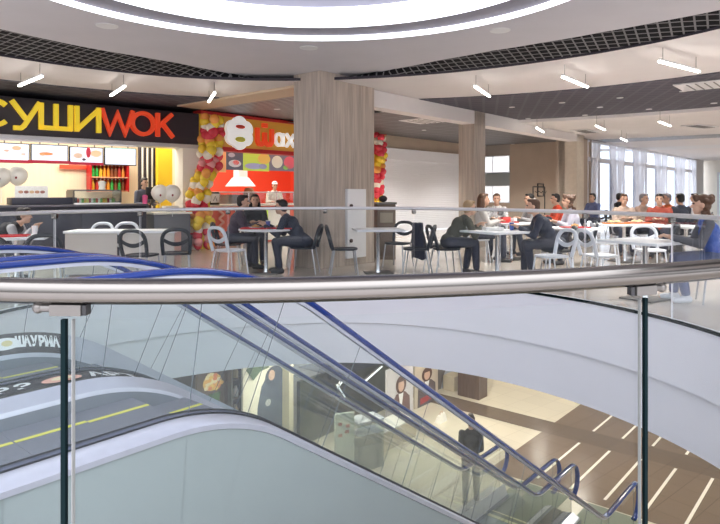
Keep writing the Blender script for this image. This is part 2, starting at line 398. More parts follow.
# closed roller shutter
s0, s1 = SP(383, 12.5), SP(462, 12.5)
sh = MB(); n = 36
for i in range(n):
    z0 = .02+i*(2.45/n); sh.prism([(12.5, z0), (12.5, z0+2.45/n), (12.493, z0+2.45/n*.75), (12.493, z0+2.45/n*.2)], 0, s0, s1)
sh.box(s0, s1, 12.42, 12.62, 2.47, 2.86); o = sh.obj('door_1', M('shutter'), rotz=GR); struct(o)
struct(gbox('wall_left', M('tan_wall'), s0-.1, SW, 12.5, 12.7, 2.86, 3.3))
struct(gbox('wall_left.001', M('tan_wall'), s1, SW, 12.5, 12.7, 0, 2.86))
# window wall on the right, with sheer curtains
bays = [588, 614, 637, 658.5, 678, 694]
PW = 8.0
for i in range(5):
    a, c = SP(bays[i], PW), SP(bays[i+1], PW)
    o = gbox(f'window_{i+1}', glass('glass_window', (.95,.97,1), .03), a, c, PW+.10, PW+.11, .3, 3.26); struct(o)
    fr = MB(); fr.box(a-.05, a+.05, PW, PW+.16, 0, 3.3); fr.box(c-.05, c+.05, PW, PW+.16, 0, 3.3); fr.box(a, c, PW, PW+.16, 2.50, 2.66); fr.box(a, c, PW, PW+.16, .2, .32); fr.box(a, c, PW, PW+.16, 3.2, 3.3); fr.box((a+c)/2-.03, (a+c)/2+.03, PW+.06, PW+.14, .3, 3.26)
    fr.obj('window_frame', M('window_frame'), o)
names = ['nearest', 'second nearest', 'middle', 'second farthest', 'farthest']
for i in range(5):
    a, c = SP(bays[i], PW), SP(bays[i+1], PW); w = c-a
    for side in (0, 1):
        b = MB(); nu, nv = 26, 14; vs = []; fs = []
        for v in range(nv+1):
            z = .1+v/nv*3.1; t = v/nv
            wid = w*(.13+.18*abs(t-.45)**1.2*2)
            for q in range(nu+1):
                x = q/nu*wid; yy = PW-.12+.045*math.sin(q/nu*2*PI*6+i)*(1-.2*t)
                vs.append(((a+.08+x) if side == 0 else (c-.08-x), yy, z))
        for v in range(nv):
            for q in range(nu): k0 = v*(nu+1)+q; fs.append((k0, k0+1, k0+nu+2, k0+nu+1))
        b.add(vs, fs); o = b.obj('curtain', M('curtain_sheer'), rotz=GR)
        tag(o, f'white sheer curtain at the {"left" if side==0 else "right"} of the {names[i]} bay of the window wall', 'curtain', 'sheer curtains of the window wall')
sE = SP(694, PW)
struct(gbox('wall_right', M('white_ceiling'), sE, sE+2.5, PW, PW+.3, 0, 3.3))
struct(gbox('wall_right.001', M('tan_wall'), SW-2.3, SP(588, PW), PW, PW+.3, 0, 3.3))
struct(gbox('wall_end', M('warm_white'), sE+3, sE+3.3, -14, PW+.3, 0, 3.3))
o = gbox('door_2', em(.55,.72,.78,.6), sE+2.9, sE+3.0, 6.0, 7.25, 0, 2.5); struct(o)
fr = MB(); fr.box(sE+2.86, sE+2.9, 5.9, 6.0, 0, 2.6); fr.box(sE+2.86, sE+2.9, 7.25, 7.35, 0, 2.6); fr.box(sE+2.86, sE+2.9, 6.6, 6.66, 0, 2.5); fr.box(sE+2.86, sE+2.9, 5.9, 7.35, 2.5, 2.6); fr.obj('door_frame', M('window_frame'), o)
# ---------------------------------------------------------------- sushi shop
PS = 12.5
U0, V0, GR0 = U, V, GR
GR = math.radians(41.0); U = Vector((math.cos(GR), math.sin(GR))); V = Vector((-math.sin(GR), math.cos(GR)))
Bq = Vector((-3.97, 14.7)); P0 = Bq.dot(V)-12.5; Q0 = Bq.dot(U)-8.6
def on_front(name, m, px0, px1, y0, y1, p, depth, parent=None, bev=0.):
    """ a box on the plane p spanned by pixel-measured edges """
    s0, s1 = SP(px0, p), SP(px1, p); pm = (px0+px1)/2
    return gbox(name, m, s0, s1, p, p+depth, ZP(pm, y1, p), ZP(pm, y0, p), bev, parent)
SR = SP(197.5, PS)
sg = thing('shop_sign', 'long dark shop sign with yellow and red raised letters over the sushi counter', 'sign', G(0,0,0), GR)
b = MB(); b.box(1.5, SR-.02, PS-.12, PS+.3, 2.50, 3.25, .01); b.obj('sign_board', M('sign_dark'), sg)
b = MB(); b.box(1.5, SR-.02, PS-.16, PS+.32, 2.41, 2.50, .01); b.obj('sign_sill', M('sign_side'), sg)
def stroke_letter(parent, nm, m, px0, px1, strokes, z0=2.66, z1=3.15, w=.09, p=PS-.12, th=.09):
    s0, s1 = SP(px0, p), SP(px1, p); mb = MB()
    for st in strokes:
        P = [Vector((s0+(s1-s0)*x, 0, z0+(z1-z0)*y)) for x, y in st]; n = len(P); L = []; R = []
        for i in range(n):
            d0 = (P[i]-P[i-1]).normalized() if i else (P[1]-P[0]).normalized(); d1 = (P[i+1]-P[i]).normalized() if i < n-1 else d0
            n0 = Vector((-d0.z,0,d0.x)); n1 = Vector((-d1.z,0,d1.x)); mt = (n0+n1).normalized(); kk = w/2/max(.45, mt.dot(n0))
            L.append(P[i]+mt*kk); R.append(P[i]-mt*kk)
        for i in range(n-1):
            q = [L[i], L[i+1], R[i+1], R[i]]
            mb.add([Vector((v.x, p-th, v.z)) for v in q]+[Vector((v.x, p, v.z)) for v in q], [(0,1,2,3),(7,6,5,4),(0,4,5,1),(1,5,6,2),(2,6,7,3),(3,7,4,0)])
    return mb.obj(nm, m, parent, smooth=False)
def arc(cx, cy, rx, ry, a0, a1, n=22): return [(cx+rx*math.cos(math.radians(a0+(a1-a0)*i/n)), cy+ry*math.sin(math.radians(a0+(a1-a0)*i/n))) for i in range(n+1)]
Y, Rr = M('letter_yellow'), M('letter_red')
stroke_letter(sg, 'letter', Y, -22, 8, [arc(.55,.5,.47,.47,42,318)])
stroke_letter(sg, 'letter', Y, 9, 40, [[(.06,1.05),(.52,.33)],[(.97,1.05),(.46,.05),(.36,-.05),(.12,-.05)]])
stroke_letter(sg, 'letter', Y, 38, 72, [[(.07,1.05),(.07,-.05)],[(.5,1.05),(.5,.02)],[(.93,1.05),(.93,-.05)],[(.02,.03),(.98,.03)]])
stroke_letter(sg, 'letter', Y, 74, 100, [[(.08,1.05),(.08,-.05)],[(.92,1.05),(.92,-.05)],[(.10,.05),(.90,.95)]])
stroke_letter(sg, 'letter', Rr, 100, 133, [[(.03,1.05),(.27,.0),(.5,.85),(.73,.0),(.97,1.05)]], w=.085)
stroke_letter(sg, 'letter', Rr, 130, 154, [arc(.5,.5,.44,.48,0,360,30)], w=.09)
stroke_letter(sg, 'letter', Rr, 155, 173, [[(.1,1.05),(.1,-.05)],[(.9,1.05),(.15,.42)],[(.35,.58),(.95,-.05)]], w=.09)
# shop shell
S0 = 1.5
struct(gbox('wall_shop', M('cream_wall'), S0, SP(150, 15.0), 15.0, 15.2, 0, 3.3))
struct(gbox('wall_shop.001', M('warm_white'), SR-.42, SR, PS-.1, PS+.35, 0, 2.47))
struct(gbox('wall_shop.002', M('yellow_wall'), SP(158, 13.6), SR-.1, 13.6, 13.75, 0, 3.2))
struct(gbox('wall_shop.003', M('cream_wall'), SR-.15, SR+.05, PS+.3, 17.2, 0, 3.3))
struct(gbox('ceiling_shop', M('warm_white'), S0, SR, PS+.3, 15.2, 3.0, 3.1))
st = MB()
sa, sb2 = SP(139, 13.9), SP(160, 13.9)
o = gbox('striped_panel', M('sign_dark'), sa, sb2, 13.9, 13.98, .9, 3.0); tag(o, 'tall dark panel with pale vertical stripes beside the yellow wall', 'panel')
for i in range(4): st.box(sa+(sb2-sa)*(.12+.23*i), sa+(sb2-sa)*(.19+.23*i), 13.88, 13.9, .9, 3.0)
st.obj('stripe', M('warm_white'), o)
# menu screens
def screen(px0, px1, y0, y1, label, blobs, base='screen'):
    p = 13.0; a, c = SP(px0, p), SP(px1, p); pm = (px0+px1)/2; z0, z1 = ZP(pm, y1, p), ZP(pm, y0, p)
    t = thing('menu_screen', label, 'menu screen', G((a+c)/2, p, z0), GR, 'menu screens over the sushi counter'); w = (c-a)/2; h = z1-z0
    b = MB(); b.box(-w, w, -.02, .04, 0, h, .006); b.obj('screen_case', M('black'), t)
    b = MB(); b.box(-w+.02, w-.02, -.026, -.02, .02, h-.02); b.obj('display', M(base), t)
    for (u, v, ru, rv, c3) in blobs:
        b = MB(); pts = [(-w+2*w*u+ru*math.cos(q*PI/8), h*v+rv*math.sin(q*PI/8)) for q in range(16)] if ru < .3 else [(-w+2*w*u-ru, h*v-rv), (-w+2*w*u+ru, h*v-rv), (-w+2*w*u+ru, h*v+rv), (-w+2*w*u-ru, h*v+rv)]
        b.prism(pts, 1, -.031, -.026); b.obj('dish_picture', em(*c3, .6), t, smooth=False)
    for q in (-.5, .5): b = MB(); b.tube([(w*q,.02,h), (w*q,.02,3.02-z0)], .012); b.obj('hanger', M('steel_dark'), t)
red = (.45,.03,.06)
screen(-4, 29.5, 143, 163, 'menu screen with scattered small dishes and a dark red footer, leftmost over the counter', [(.3,.6,.05,.03,(.8,.5,.4)),(.6,.75,.09,.05,(.85,.55,.35)),(.8,.45,.05,.03,(.8,.6,.5)),(.5,.08,.36,.03,red)])
screen(30.5, 68, 144.5, 163.5, 'menu screen with one orange sushi set on pale blue, second from the left', [(.40,.5,.14,.035,(.9,.35,.15)),(.30,.46,.06,.03,(.9,.5,.3)),(.5,.08,.42,.03,red)])
screen(69, 103, 147, 165, 'menu screen with two plates and red chopsticks, third from the left', [(.25,.5,.10,.06,(.85,.6,.45)),(.78,.65,.12,.08,(.9,.65,.4)),(.55,.7,.05,.12,(.6,.05,.08)),(.42,.3,.04,.03,(.15,.1,.1)),(.5,.07,.36,.03,red)])
screen(104, 136, 148, 165.5, 'almost blank bright menu screen, rightmost beside the striped panel', [(.5,.95,.34,.012,(.55,.9,.8))])
# wall band and bottle shelf
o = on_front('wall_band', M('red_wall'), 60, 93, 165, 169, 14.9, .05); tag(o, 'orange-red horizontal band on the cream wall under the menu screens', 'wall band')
p = 14.6; a, c = SP(91, p), SP(128.5, p); z0, z1 = ZP(110, 192, p), ZP(110, 164, p)
t = thing('bottle_shelf', 'red open shelf unit with two lit rows of bottles on the cream wall', 'shelf', G((a+c)/2, p, z0), GR); w = (c-a)/2; h = z1-z0
for sgn in (-1, 1): b = MB(); b.box(sgn*w-.02, sgn*w+.02, 0, .3, 0, h); b.obj('side_panel', M('red_trim'), t)
b = MB(); b.box(-w, w, .28, .3, 0, h); b.obj('back_panel', cm(.45,.06,.03), t)
for zz in (0, h*.5, h-.03): b = MB(); b.box(-w, w, 0, .28, zz, zz+.03); b.obj('shelf_board', cm(.7,.35,.2), t)
cols = [('green',(.05,.45,.08)),('green',(.05,.4,.1)),('yellow',(.85,.55,.05)),('orange',(.9,.35,.03)),('orange',(.85,.3,.05)),('brown',(.25,.08,.03)),('brown',(.3,.1,.05)),('red',(.6,.05,.04)),('amber',(.7,.3,.05))]
ordn = ['first','second','third','fourth','fifth','sixth','seventh','eighth','ninth']
prof = [(.0,0),(.035,.0),(.038,.02),(.038,.17),(.030,.20),(.014,.25),(.013,.28)]
proto = {}
for row in (0, 1):
    for i in range(9):
        nm, cc = cols[i] if row else cols[(i*5+2) % 9]
        x = -w+.09+i*(2*w-.18)/8; zz = z0+.03+h*.5*row
        loc = G((a+c)/2+x, p+.14, zz)
        lab = f'{nm} drink bottle, {ordn[i]} from the left on the {"upper" if row else "lower"} row of the red shelf'
        if nm not in proto:
            bt = thing('bottle', lab, 'bottle', loc, GR, 'bottles on the red shelf'); b = MB(); b.lathe(prof, 12); b.obj('glass_body', cm(*cc, .25), bt)
            b = MB(); b.lathe([(.0,.28),(.016,.28),(.016,.305),(0,.305)], 10); b.obj('cap', M('white'), bt); proto[nm] = bt
        else: dup(proto[nm], loc, GR, lab)
# counters
pC = 11.6
t = thing('service_counter', 'long dark navy sushi service counter under the sign', 'counter', G(6.2, pC, 0), GR)
b = MB(); b.box(-5.0, .85, 0, .75, 0, 1.08, .01); b.obj('counter_body', M('dark_counter'), t)
b = MB(); b.box(-5.05, .88, -.04, .8, 1.08, 1.12, .01); b.obj('counter_top', cm(.10,.10,.12,.3), t)
for x in (-4,-3,-2,-1,0): b = MB(); b.box(x-.46, x+.46, -.015, 0, .12, 1.02, .008); b.obj('front_panel', cm(.03,.033,.05,.5), t)
o = gbox('dark_cabinet', M('dark_counter'), SP(10,12.0), SP(75,12.0), 11.85, 12.3, 1.125, 1.26, .01)
tag(o, 'long black display cabinet standing on the counter at left', 'cabinet')
# glass display with food
p = 11.8; a, c = SP(74, p), SP(121, p)
t = thing('food_display', 'low glass food display with colourful rolls on the sushi counter', 'display case', G((a+c)/2, p, 1.12), GR); w = (c-a)/2
b = MB(); b.box(-w, w, 0, .5, 0, .03); b.obj('display_tray', M('white'), t)
b = MB(); b.box(-w, w, .0, .012, .03, .27); b.obj('glass_front', M('glass_shop'), t)
b = MB(); b.box(-w, w, -.01, .5, .27, .30); b.obj('display_lid', M('steel_dark'), t)
for sgn in (-1, 1): b = MB(); b.box(sgn*w-.012, sgn*w+.012, 0, .5, .03, .27); b.obj('display_post', M('steel_dark'), t)
fc = [(.75,.1,.05),(.9,.85,.7),(.2,.5,.1),(.9,.5,.1),(.85,.75,.2),(.5,.08,.1),(.95,.9,.85),(.3,.55,.2)]
for i in range(16):
    o = MB(); o.lathe([(0,0),(.05,0),(.06,.02),(.06,.07),(.045,.09),(0,.09)], 10)
    x = -w+.12+i*(2*w-.24)/15; oo = o.obj('food_roll', cm(*fc[i % 8]), None, loc=G((a+c)/2+x, p+.2, 1.15), rotz=GR)
    tag(oo, f'{["red","white","green","orange","yellow","dark red","cream","light green"][i%8]} food portion inside the glass display, {"left" if i<8 else "right"} half of its row', 'food', 'food portions in the glass display')
# menu board on counter, balloons, cashier gear
p = 12.2; a, c = SP(15, p), SP(48, p)
t = thing('menu_board', 'white standing menu board with small food pictures at the left of the counter', 'menu board', G((a+c)/2, p, 1.12), GR); w = (c-a)/2
b = MB(); b.box(-w, w, 0, .03, 0, .37, .005); b.obj('board', M('paper'), t)
b = MB(); b.box(-w*.6, w*.6, .03, .2, 0, .02); b.obj('board_foot', M('steel_dark'), t)
for i in range(10):
    b = MB(); x = -w+.1+(i % 5)*(2*w-.2)/4; z = .25-.15*(i//5); b.prism([(x+.045*math.cos(q*PI/5), z+.03*math.sin(q*PI/5)) for q in range(10)], 1, -.004, 0); b.obj('food_picture', cm(*[(.55,.3,.2),(.35,.15,.12),(.7,.5,.3)][i % 3]), t, smooth=False)
def balloons(name, label, locs, r, m, dots=True, group=None):
    t = thing(name, label, 'balloons', locs[0], 0., group); L0 = Vector(locs[0])
    for l in locs:
        q = Vector(l)-L0
        b = MB(); b.lathe([(0,-r*1.14),(r*.06,-r*1.1),(r*.35,-r*.92),(r*.72,-r*.62),(r*.95,-r*.2),(r,r*.1),(r*.9,r*.5),(r*.62,r*.84),(r*.3,r*1.0),(0,r*1.04)], 16, q); bo = b.obj('balloon', m, t)
        if dots: b = MB(); d = Vector((.1,-1,.05)).normalized(); b.ball(q+Vector((.35,-.9,-.2)).normalized()*r*.96, .022, .015, .026, 10); b.obj('printed_mark', cm(.3,.05,.06), bo)
        b = MB(); b.tube([q+Vector((0,0,-r*1.1)), q+Vector((.01,.0,-r*1.1-.3))], .006, 5); b.obj('string', M('white'), t)
    return t
def FZ(px, py, d): return F(px, d, EYE-(py-HY)*d/FPX)
balloons('white_balloons', 'pair of white printed balloons beside the cashier in front of the yellow wall', [FZ(160,193.5,13.4), FZ(172,193.5,13.5)], .19, M('warm_white'))
balloons('white_balloons', 'pair of white printed balloons over the menu board at far left', [FZ(1,177,12.0), FZ(17.5,176,12.2)], .19, M('warm_white'))
t = thing('cash_register', 'black cash register screen on the counter in front of the cashier', 'cash register', G(SP(152,12.0), 12.0, 1.12), GR)
b = MB(); b.box(-.14,.14,-.02,.02,.09,.36,.01); b.obj('monitor', M('black'), t)
b = MB(); b.box(-.03,.03,-.02,.02,0,.1); b.box(-.12,.12,-.1,.1,0,.02); b.obj('monitor_stand', M('steel_dark'), t)
b = MB(); b.lathe([(0,0),(.05,0),(.055,.16),(.06,.16),(.03,.19),(0,.19)], 14); o = b.obj('cup', cm(.8,.12,.3), loc=G(SP(145,11.75), 11.75, 1.12)); tag(o, 'pink paper cup on the counter before the cashier', 'cup')
b = MB(); b.lathe([(0,0),(.07,0),(.06,.05),(.08,.16),(.03,.19),(0,.19)], 14); o = b.obj('lucky_figure', M('warm_white'), loc=G(SP(102,12.0), 12.0, 1.42)); tag(o, 'small white pot standing on top of the glass food display', 'pot')
o = on_front('white_stand', M('paper'), 166, 179, 206, 216, 12.1, .25, None, .01); tag(o, 'white box standing at the right end of the sushi counter under the balloons', 'box')
t = thing('side_counter', 'short dark counter end with pale top before the yellow wall', 'counter', G(SP(168,12.0), 11.75, 0), GR)
b = MB(); b.box(-.42,.42,0,.7,0,.88,.01); b.obj('counter_body', cm(.16,.17,.2), t); b = MB(); b.box(-.45,.45,-.03,.73,.88,.92); b.obj('counter_top', M('warm_white'), t)
area('shop_fill_light', G(6.2,13.6,2.96), 5.5, 170, (1,.93,.80), (0,0,GR), 1.4)  # added area light, hidden behind the sign, to brighten the sushi shop
U, V, GR, P0, Q0 = U0, V0, GR0, 0.0, 0.0
# ---------------------------------------------------------------- kebab shop
sL, sRr = SP(199, PS), SP(384, PS)
kg = thing('shop_sign', 'orange shop sign with red trim and red and white letters over the kebab counter', 'sign', G(0,0,0), GR)
b = MB(); b.box(sL, sRr, PS-.06, PS+.2, 2.44, 3.30, .01); b.obj('sign_board', M('orange_sign'), kg)
b = MB(); b.box(sL-.02, sRr+.02, PS-.10, PS+.22, 3.26, 3.34); b.box(sL+.5, sRr+.02, PS-.10, PS+.22, 2.40, 2.50); b.obj('sign_trim', M('red_trim'), kg)
W = M('letter_white')
stroke_letter(kg, 'letter', M('letter_red'), 254, 273, [[(.12,1.0)]+arc(.5,.45,.38,.45,180,180,1)[1:]+[(.12,.25),(.2,.05),(.32,.02),(.45,.12),(.5,.3),(.5,.75)],[(.5,.3),(.55,.12),(.68,.02),(.8,.05),(.88,.25),(.88,1.0)],[(.38,1.18),(.62,1.18)]], 2.62, 3.06, .11, PS-.06, .08)
stroke_letter(kg, 'letter', W, 273.5, 283.5, [arc(.45,.5,.36,.44,0,360,24),[(.85,1.0),(.85,.0)]], 2.62, 2.98, .07, PS-.06, .08)
stroke_letter(kg, 'letter', W, 284.5, 294, [[(.08,1.0),(.92,.0)],[(.92,1.0),(.08,.0)]], 2.62, 2.98, .07, PS-.06, .08)
# cloud-shaped badge (plain marks only)
a, c = SP(223, PS), SP(249, PS); mx = (a+c)/2; w = (c-a)/2; zc = 2.86
b = MB(); pl = []
for i in range(48):
    q = 2*PI*i/48; r = .92+.14*abs(math.sin(q*3.0)); pl.append((mx+w*1.02*r*math.cos(q), zc+.40*r*math.sin(q)*(1.05 if math.sin(q) > 0 else .98)))
b.prism(pl, 1, PS-.16, PS-.06); bd = b.obj('badge', W, kg, smooth=False)
def badge_mark(px, pz, rx, rz, m): b = MB(); b.prism([(mx+w*px+rx*math.cos(q*PI/8), zc+pz+rz*math.sin(q*PI/8)) for q in range(16)], 1, PS-.175, PS-.16); b.obj('badge_mark', m, bd, smooth=False)
badge_mark(0, .17, .15, .05, cm(.75,.08,.05)); badge_mark(0, -.15, .16, .07, cm(.75,.75,.12))
struct(gbox('wall_shop.004', M('yellow_wall'), sL-.08, sL+.28, PS-.05, PS+.2, 0, 3.26))
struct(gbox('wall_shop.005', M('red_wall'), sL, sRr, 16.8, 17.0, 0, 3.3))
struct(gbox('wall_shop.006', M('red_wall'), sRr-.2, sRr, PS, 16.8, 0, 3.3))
struct(gbox('ceiling_shop.001', M('white_ceiling'), sL, sRr, PS+.2, 17, 3.1, 3.2))
def wall_poster(px0, px1, y0, y1, p, label, bg, shapes):
    a, c = SP(px0, p), SP(px1, p); pm = (px0+px1)/2; z0, z1 = ZP(pm, y1, p), ZP(pm, y0, p); w = (c-a)/2; h = z1-z0
    t = thing('menu_poster', label, 'menu poster', G((a+c)/2, p, z0), GR, 'menu panels over the kebab counter')
    b = MB(); b.box(-w, w, 0, .03, 0, h); b.obj('panel', em(*bg, .35), t)
    for (u, v, ru, rv, cc) in shapes:
        b = MB(); b.prism([(-w+2*w*u+ru*2*w*math.cos(q*PI/8), h*v+rv*h*math.sin(q*PI/8)) for q in range(16)], 1, -.006, 0); b.obj('food_picture', em(*cc, .25), t, smooth=False)
    for q in (-.6, .6): b = MB(); b.tube([(w*q,.015,h), (w*q,.015,2.45-z0)], .01); b.obj('hanger', M('steel_dark'), t)
wall_poster(206, 226, 150, 172, 12.9, 'plain orange menu panel behind the balloon garland', (.85,.45,.2), [])
wall_poster(226.5, 243, 151.5, 170, 12.9, 'dark menu panel with a red and white dish beside the balloons', (.12,.13,.17), [(.5,.35,.38,.2,(.75,.75,.78)),(.55,.4,.2,.13,(.75,.12,.1)),(.3,.8,.2,.12,(.5,.52,.6))])
wall_poster(243.5, 269, 152, 171, 12.9, 'lime green menu panel with blue-grey food pictures', (.55,.75,.12), [(.8,.65,.25,.28,(.8,.6,.15)),(.4,.25,.35,.16,(.45,.5,.75)),(.75,.25,.16,.14,(.35,.4,.6))])
wall_poster(269.5, 296, 153.5, 171, 12.9, 'dark menu panel with a white plate and red fries next to the pillar', (.2,.2,.25), [(.28,.5,.2,.35,(.8,.85,.7)),(.75,.5,.22,.36,(.75,.15,.2)),(.6,.2,.1,.12,(.3,.6,.15))])
# counter
t = thing('kebab_counter', 'white and red kebab counter with glass screen behind the dining table', 'counter', G(0,0,0), GR)
b = MB(); b.box(SP(207,12.9), sRr-.4, 12.9, 13.6, 0, 1.0, .01); b.obj('counter_body', cm(.75,.14,.08), t)
b = MB(); b.box(SP(236,12.86), SP(290,12.86), 12.86, 12.9, .05, .95, .01); b.obj('front_panel', M('warm_white'), t)
b = MB(); b.box(SP(252,12.84), SP(268,12.84), 12.84, 12.86, .55, .95); b.obj('lime_panel', em(.55,.75,.05,.4), t)
b = MB(); b.box(SP(207,12.85), sRr-.4, 12.83, 13.65, 1.0, 1.05, .01); b.obj('counter_top', M('white_counter'), t)
b = MB(); b.box(SP(220,12.9), sRr-.5, 12.95, 12.965, 1.05, 1.36); b.obj('glass_front', M('glass_shop'), t)
b = MB(); b.box(SP(220,12.9), sRr-.5, 12.93, 13.3, 1.36, 1.39); b.obj('glass_shelf', M('white'), t)
for x in (SP(221,12.9), SP(250,12.9), SP(278,12.9), SP(295,12.9)): b = MB(); b.tube([(x,12.96,1.05),(x,12.96,1.39)], .015); b.obj('screen_post', M('chrome'), t)
b = MB(); zz = [(SP(219,12.85)+.14*(i % 2), .1+i*.1) for i in range(9)]
for i in range(8): b.tube([(zz[i][0],12.84,zz[i][1]),(zz[i+1][0],12.84,zz[i+1][1])], .03, 6)
b.obj('zigzag_mark', cm(.85,.45,.35), t)
t = thing('extractor_hood', 'white sloped extractor hood over the kebab grill', 'hood', G(SP(248,14.2), 14.2, 1.55), GR)
b = MB(); b.add([(-.30,0,0),(.30,0,0),(.30,.7,0),(-.30,.7,0),(-.19,.2,.26),(.19,.2,.26),(.19,.5,.26),(-.19,.5,.26)], [(3,2,1,0),(4,5,6,7),(0,1,5,4),(1,2,6,5),(2,3,7,6),(3,0,4,7)]); b.obj('canopy', M('white'), t, smooth=False)
b = MB(); b.box(-.16,.16,.22,.48,.26,1.55); b.obj('duct', M('white'), t)
b = MB(); b.lathe([(0,0),(.10,0),(.16,.1),(.18,.35),(.12,.5),(0,.52)], 16); o = b.obj('kebab_spit', cm(.32,.16,.08), loc=G(SP(249,14.6), 14.6, 1.0)); tag(o, 'brown kebab meat cone under the white hood', 'kebab')
b = MB(); b.box(-.35,.35,0,.5,0,.30,.02); o = b.obj('grill', M('steel_dark'), loc=G(SP(238,14.4), 14.4, 1.0), rotz=GR); tag(o, 'dark metal grill box under the left side of the hood', 'grill')
struct(gbox('wall_shop.007', M('white_counter'), SP(215,14.4), SP(262,14.4), 14.35, 15.2, 0, .995))
t = thing('counter_sign', 'small black framed notice standing on the kebab counter', 'notice', G(SP(215,12.95), 12.95, 1.05), GR)
b = MB(); b.box(-.17,.17,0,.03,0,.33,.005); b.obj('notice_frame', M('black'), t); b = MB(); b.box(-.13,.13,-.006,0,.05,.28); b.obj('notice_sheet', M('paper'), t)
b = MB(); b.tube([(-.05,-.008,.1),(0.0,-.008,.22),(.05,-.008,.1)], .008, 5); b.obj('notice_mark', M('black'), t)
# balloon garlands
bc = {'red': (.72,.05,.08), 'yellow': (.90,.65,.05), 'orange': (.90,.38,.08), 'white': (.90,.84,.72), 'pink': (.85,.35,.35)}
def garland(label, path, n, d, seed, seq):
    rnd = random.Random(seed); o0 = FZ(path[-1][0], path[-1][1], d); o0.z = 0
    t = thing('balloon_garland', label, 'balloon garland', o0, 0., 'balloon garlands at the kebab shop')
    for i in range(n):
        u = i/(n-1)*(len(path)-1); j = min(int(u), len(path)-2); f = u-j
        px = path[j][0]*(1-f)+path[j+1][0]*f+path[j][2]*((-.95,.0,.95)[i % 3]+rnd.uniform(-.3,.3)); py = path[j][1]*(1-f)+path[j+1][1]*f
        r = rnd.uniform(.10,.128); q = FZ(px, py, d+(.1,-.1,.08)[i % 3]+rnd.uniform(-.05,.05)); q.z = max(q.z, .13)-0; q = q-o0
        col = seq[(i//3+(i % 3)//2) % len(seq)]
        b = MB(); b.lathe([(0,-r*1.14),(r*.08,-r*1.08),(r*.4,-r*.9),(r*.75,-r*.6),(r*.96,-r*.18),(r,r*.1),(r*.88,r*.5),(r*.6,r*.84),(r*.3,r*.98),(0,r*1.02)], 12, q); b.obj('balloon', mat('balloon_'+col, bc[col], .25), t)
    b = MB(); b.tube([Vector((FZ(x, max(130, y), d)-o0)) for x, y, _ in path], .008, 5); b.obj('garland_line', M('white'), t)
garland('long red, orange, yellow and white balloon garland at the left edge of the kebab shop', [(214,118,8),(213,130,8),(209,142,8),(210,155,8),(209,168,7),(203,180,7),(199,193,8),(197,206,8),(200,220,9),(199,233,9),(200,251,8)], 84, 14.2, 3, ['orange','yellow','white','red','red','orange','yellow','yellow','white','red','pink','red','orange','yellow','yellow','white'])
garland('red and yellow balloon garland right of the big pillar beside the roller shutter', [(380,136,4),(380,148,4),(379,160,4),(378,172,3),(378,184,3),(377,194,3),(377,215,3),(377,234,2)], 48, 19.1, 5, ['red','white','red','red','yellow','yellow','orange','red'])
# ---------------------------------------------------------------- ceiling lamps
def pendant(px, py, d, label, first=[None]):
    z = EYE-(py-HY)*d/FPX; loc = F(px, d, z); dr = Vector((loc.x-BC.x, loc.y-BC.y)); rz = math.atan2(dr.y, dr.x)
    zc = (ZO if dr.length < 12.9 else ZO-.1)-z
    t = thing('linear_pendant', label, 'pendant lamp', loc, rz, 'linear pendant lamps')
    b = MB(); b.box(-.6,.6,-.02,.02,.0,.03,.006); b.obj('lamp_housing', M('lamp_body'), t)
    b = MB(); b.box(-.6,.6,-.02,.02,-.026,.0,.006); b.obj('light_tube', M('lamp_glow'), t)
    for x in (-.5,.5): b = MB(); b.tube([(x,0,.03),(x,0,zc)], .004, 5); b.obj('wire', M('steel_dark'), t)
zz = lambda y, z=3.2: (z-EYE)*FPX/(HY-y)
for px, py, lab in ((30,80.5,'lit linear pendant lamp at far left above the yellow sign letters'), (117.5,90.5,'lit linear pendant lamp above the red sign letters'), (211.5,97,'lit short-looking pendant lamp between the two shops'), (482.5,91,'lit linear pendant lamp over the hall between the pillars'), (575.5,81.5,'lit linear pendant lamp right of the middle of the hall'), (680,66,'lit linear pendant lamp at the far right, nearest the dome ring')):
    pendant(px, py, zz(py), lab)
for px, py, lab in ((540,129.5,'small far lamp beside the white beam'), (600.5,127.5,'small far lamp above the first window bay'), (665,123.5,'small far lamp at right beyond the dark ceiling band'), (624,139.5,'smallest far lamp close to the window wall')):
    pendant(px, py, zz(py, 3.05), 'lit '+lab)
def downlight(loc, label, glow='down_glow', r=.07, group='round downlights'):
    t = thing('downlight', label, 'downlight', loc, 0, group)
    b = MB(); b.lathe([(r,-.012),(r*1.35,-.012),(r*1.4,-.002),(r*1.3,0),(r,0)], 20); b.obj('rim', M('lamp_body'), t)
    b = MB(); b.lathe([(0,-.008),(r*.98,-.008),(r*.98,-.002),(0,-.002)], 18); b.obj('lens', M(glow), t)
for px, py, lab, gl in ((107,25.5,'lit downlight in the white ring at upper left','down_glow'), (309,47.5,'unlit downlight in the white ring above the big pillar','steel_dark'), (500,30,'unlit downlight in the white ring at upper right','steel_dark')):
    downlight(F(px, zz(py, ZW), ZW), lab, gl, .10)
dl = sorted([(512,107),(528,118.5),(562,102.5),(585,115),(620,97.5),(649,109),(683,91),(714,103),(600,107)])
for i, (px, py) in enumerate(dl):
    downlight(F(px, zz(py, ZO-.02), ZO-.02), f'small bright downlight in the dark ceiling band, {ordn[i]} from the left', r=.05)
downlight(F(277,zz(109,3.372),3.372), 'downlight in the slatted ceiling left of the big pillar', r=.06)
downlight(F(424,zz(130,3.285),3.285), 'downlight in the dark ceiling behind the beam', r=.05)
downlight(F(513,zz(144,3.285),3.285), 'downlight in the dark ceiling near the tan wall', r=.05)
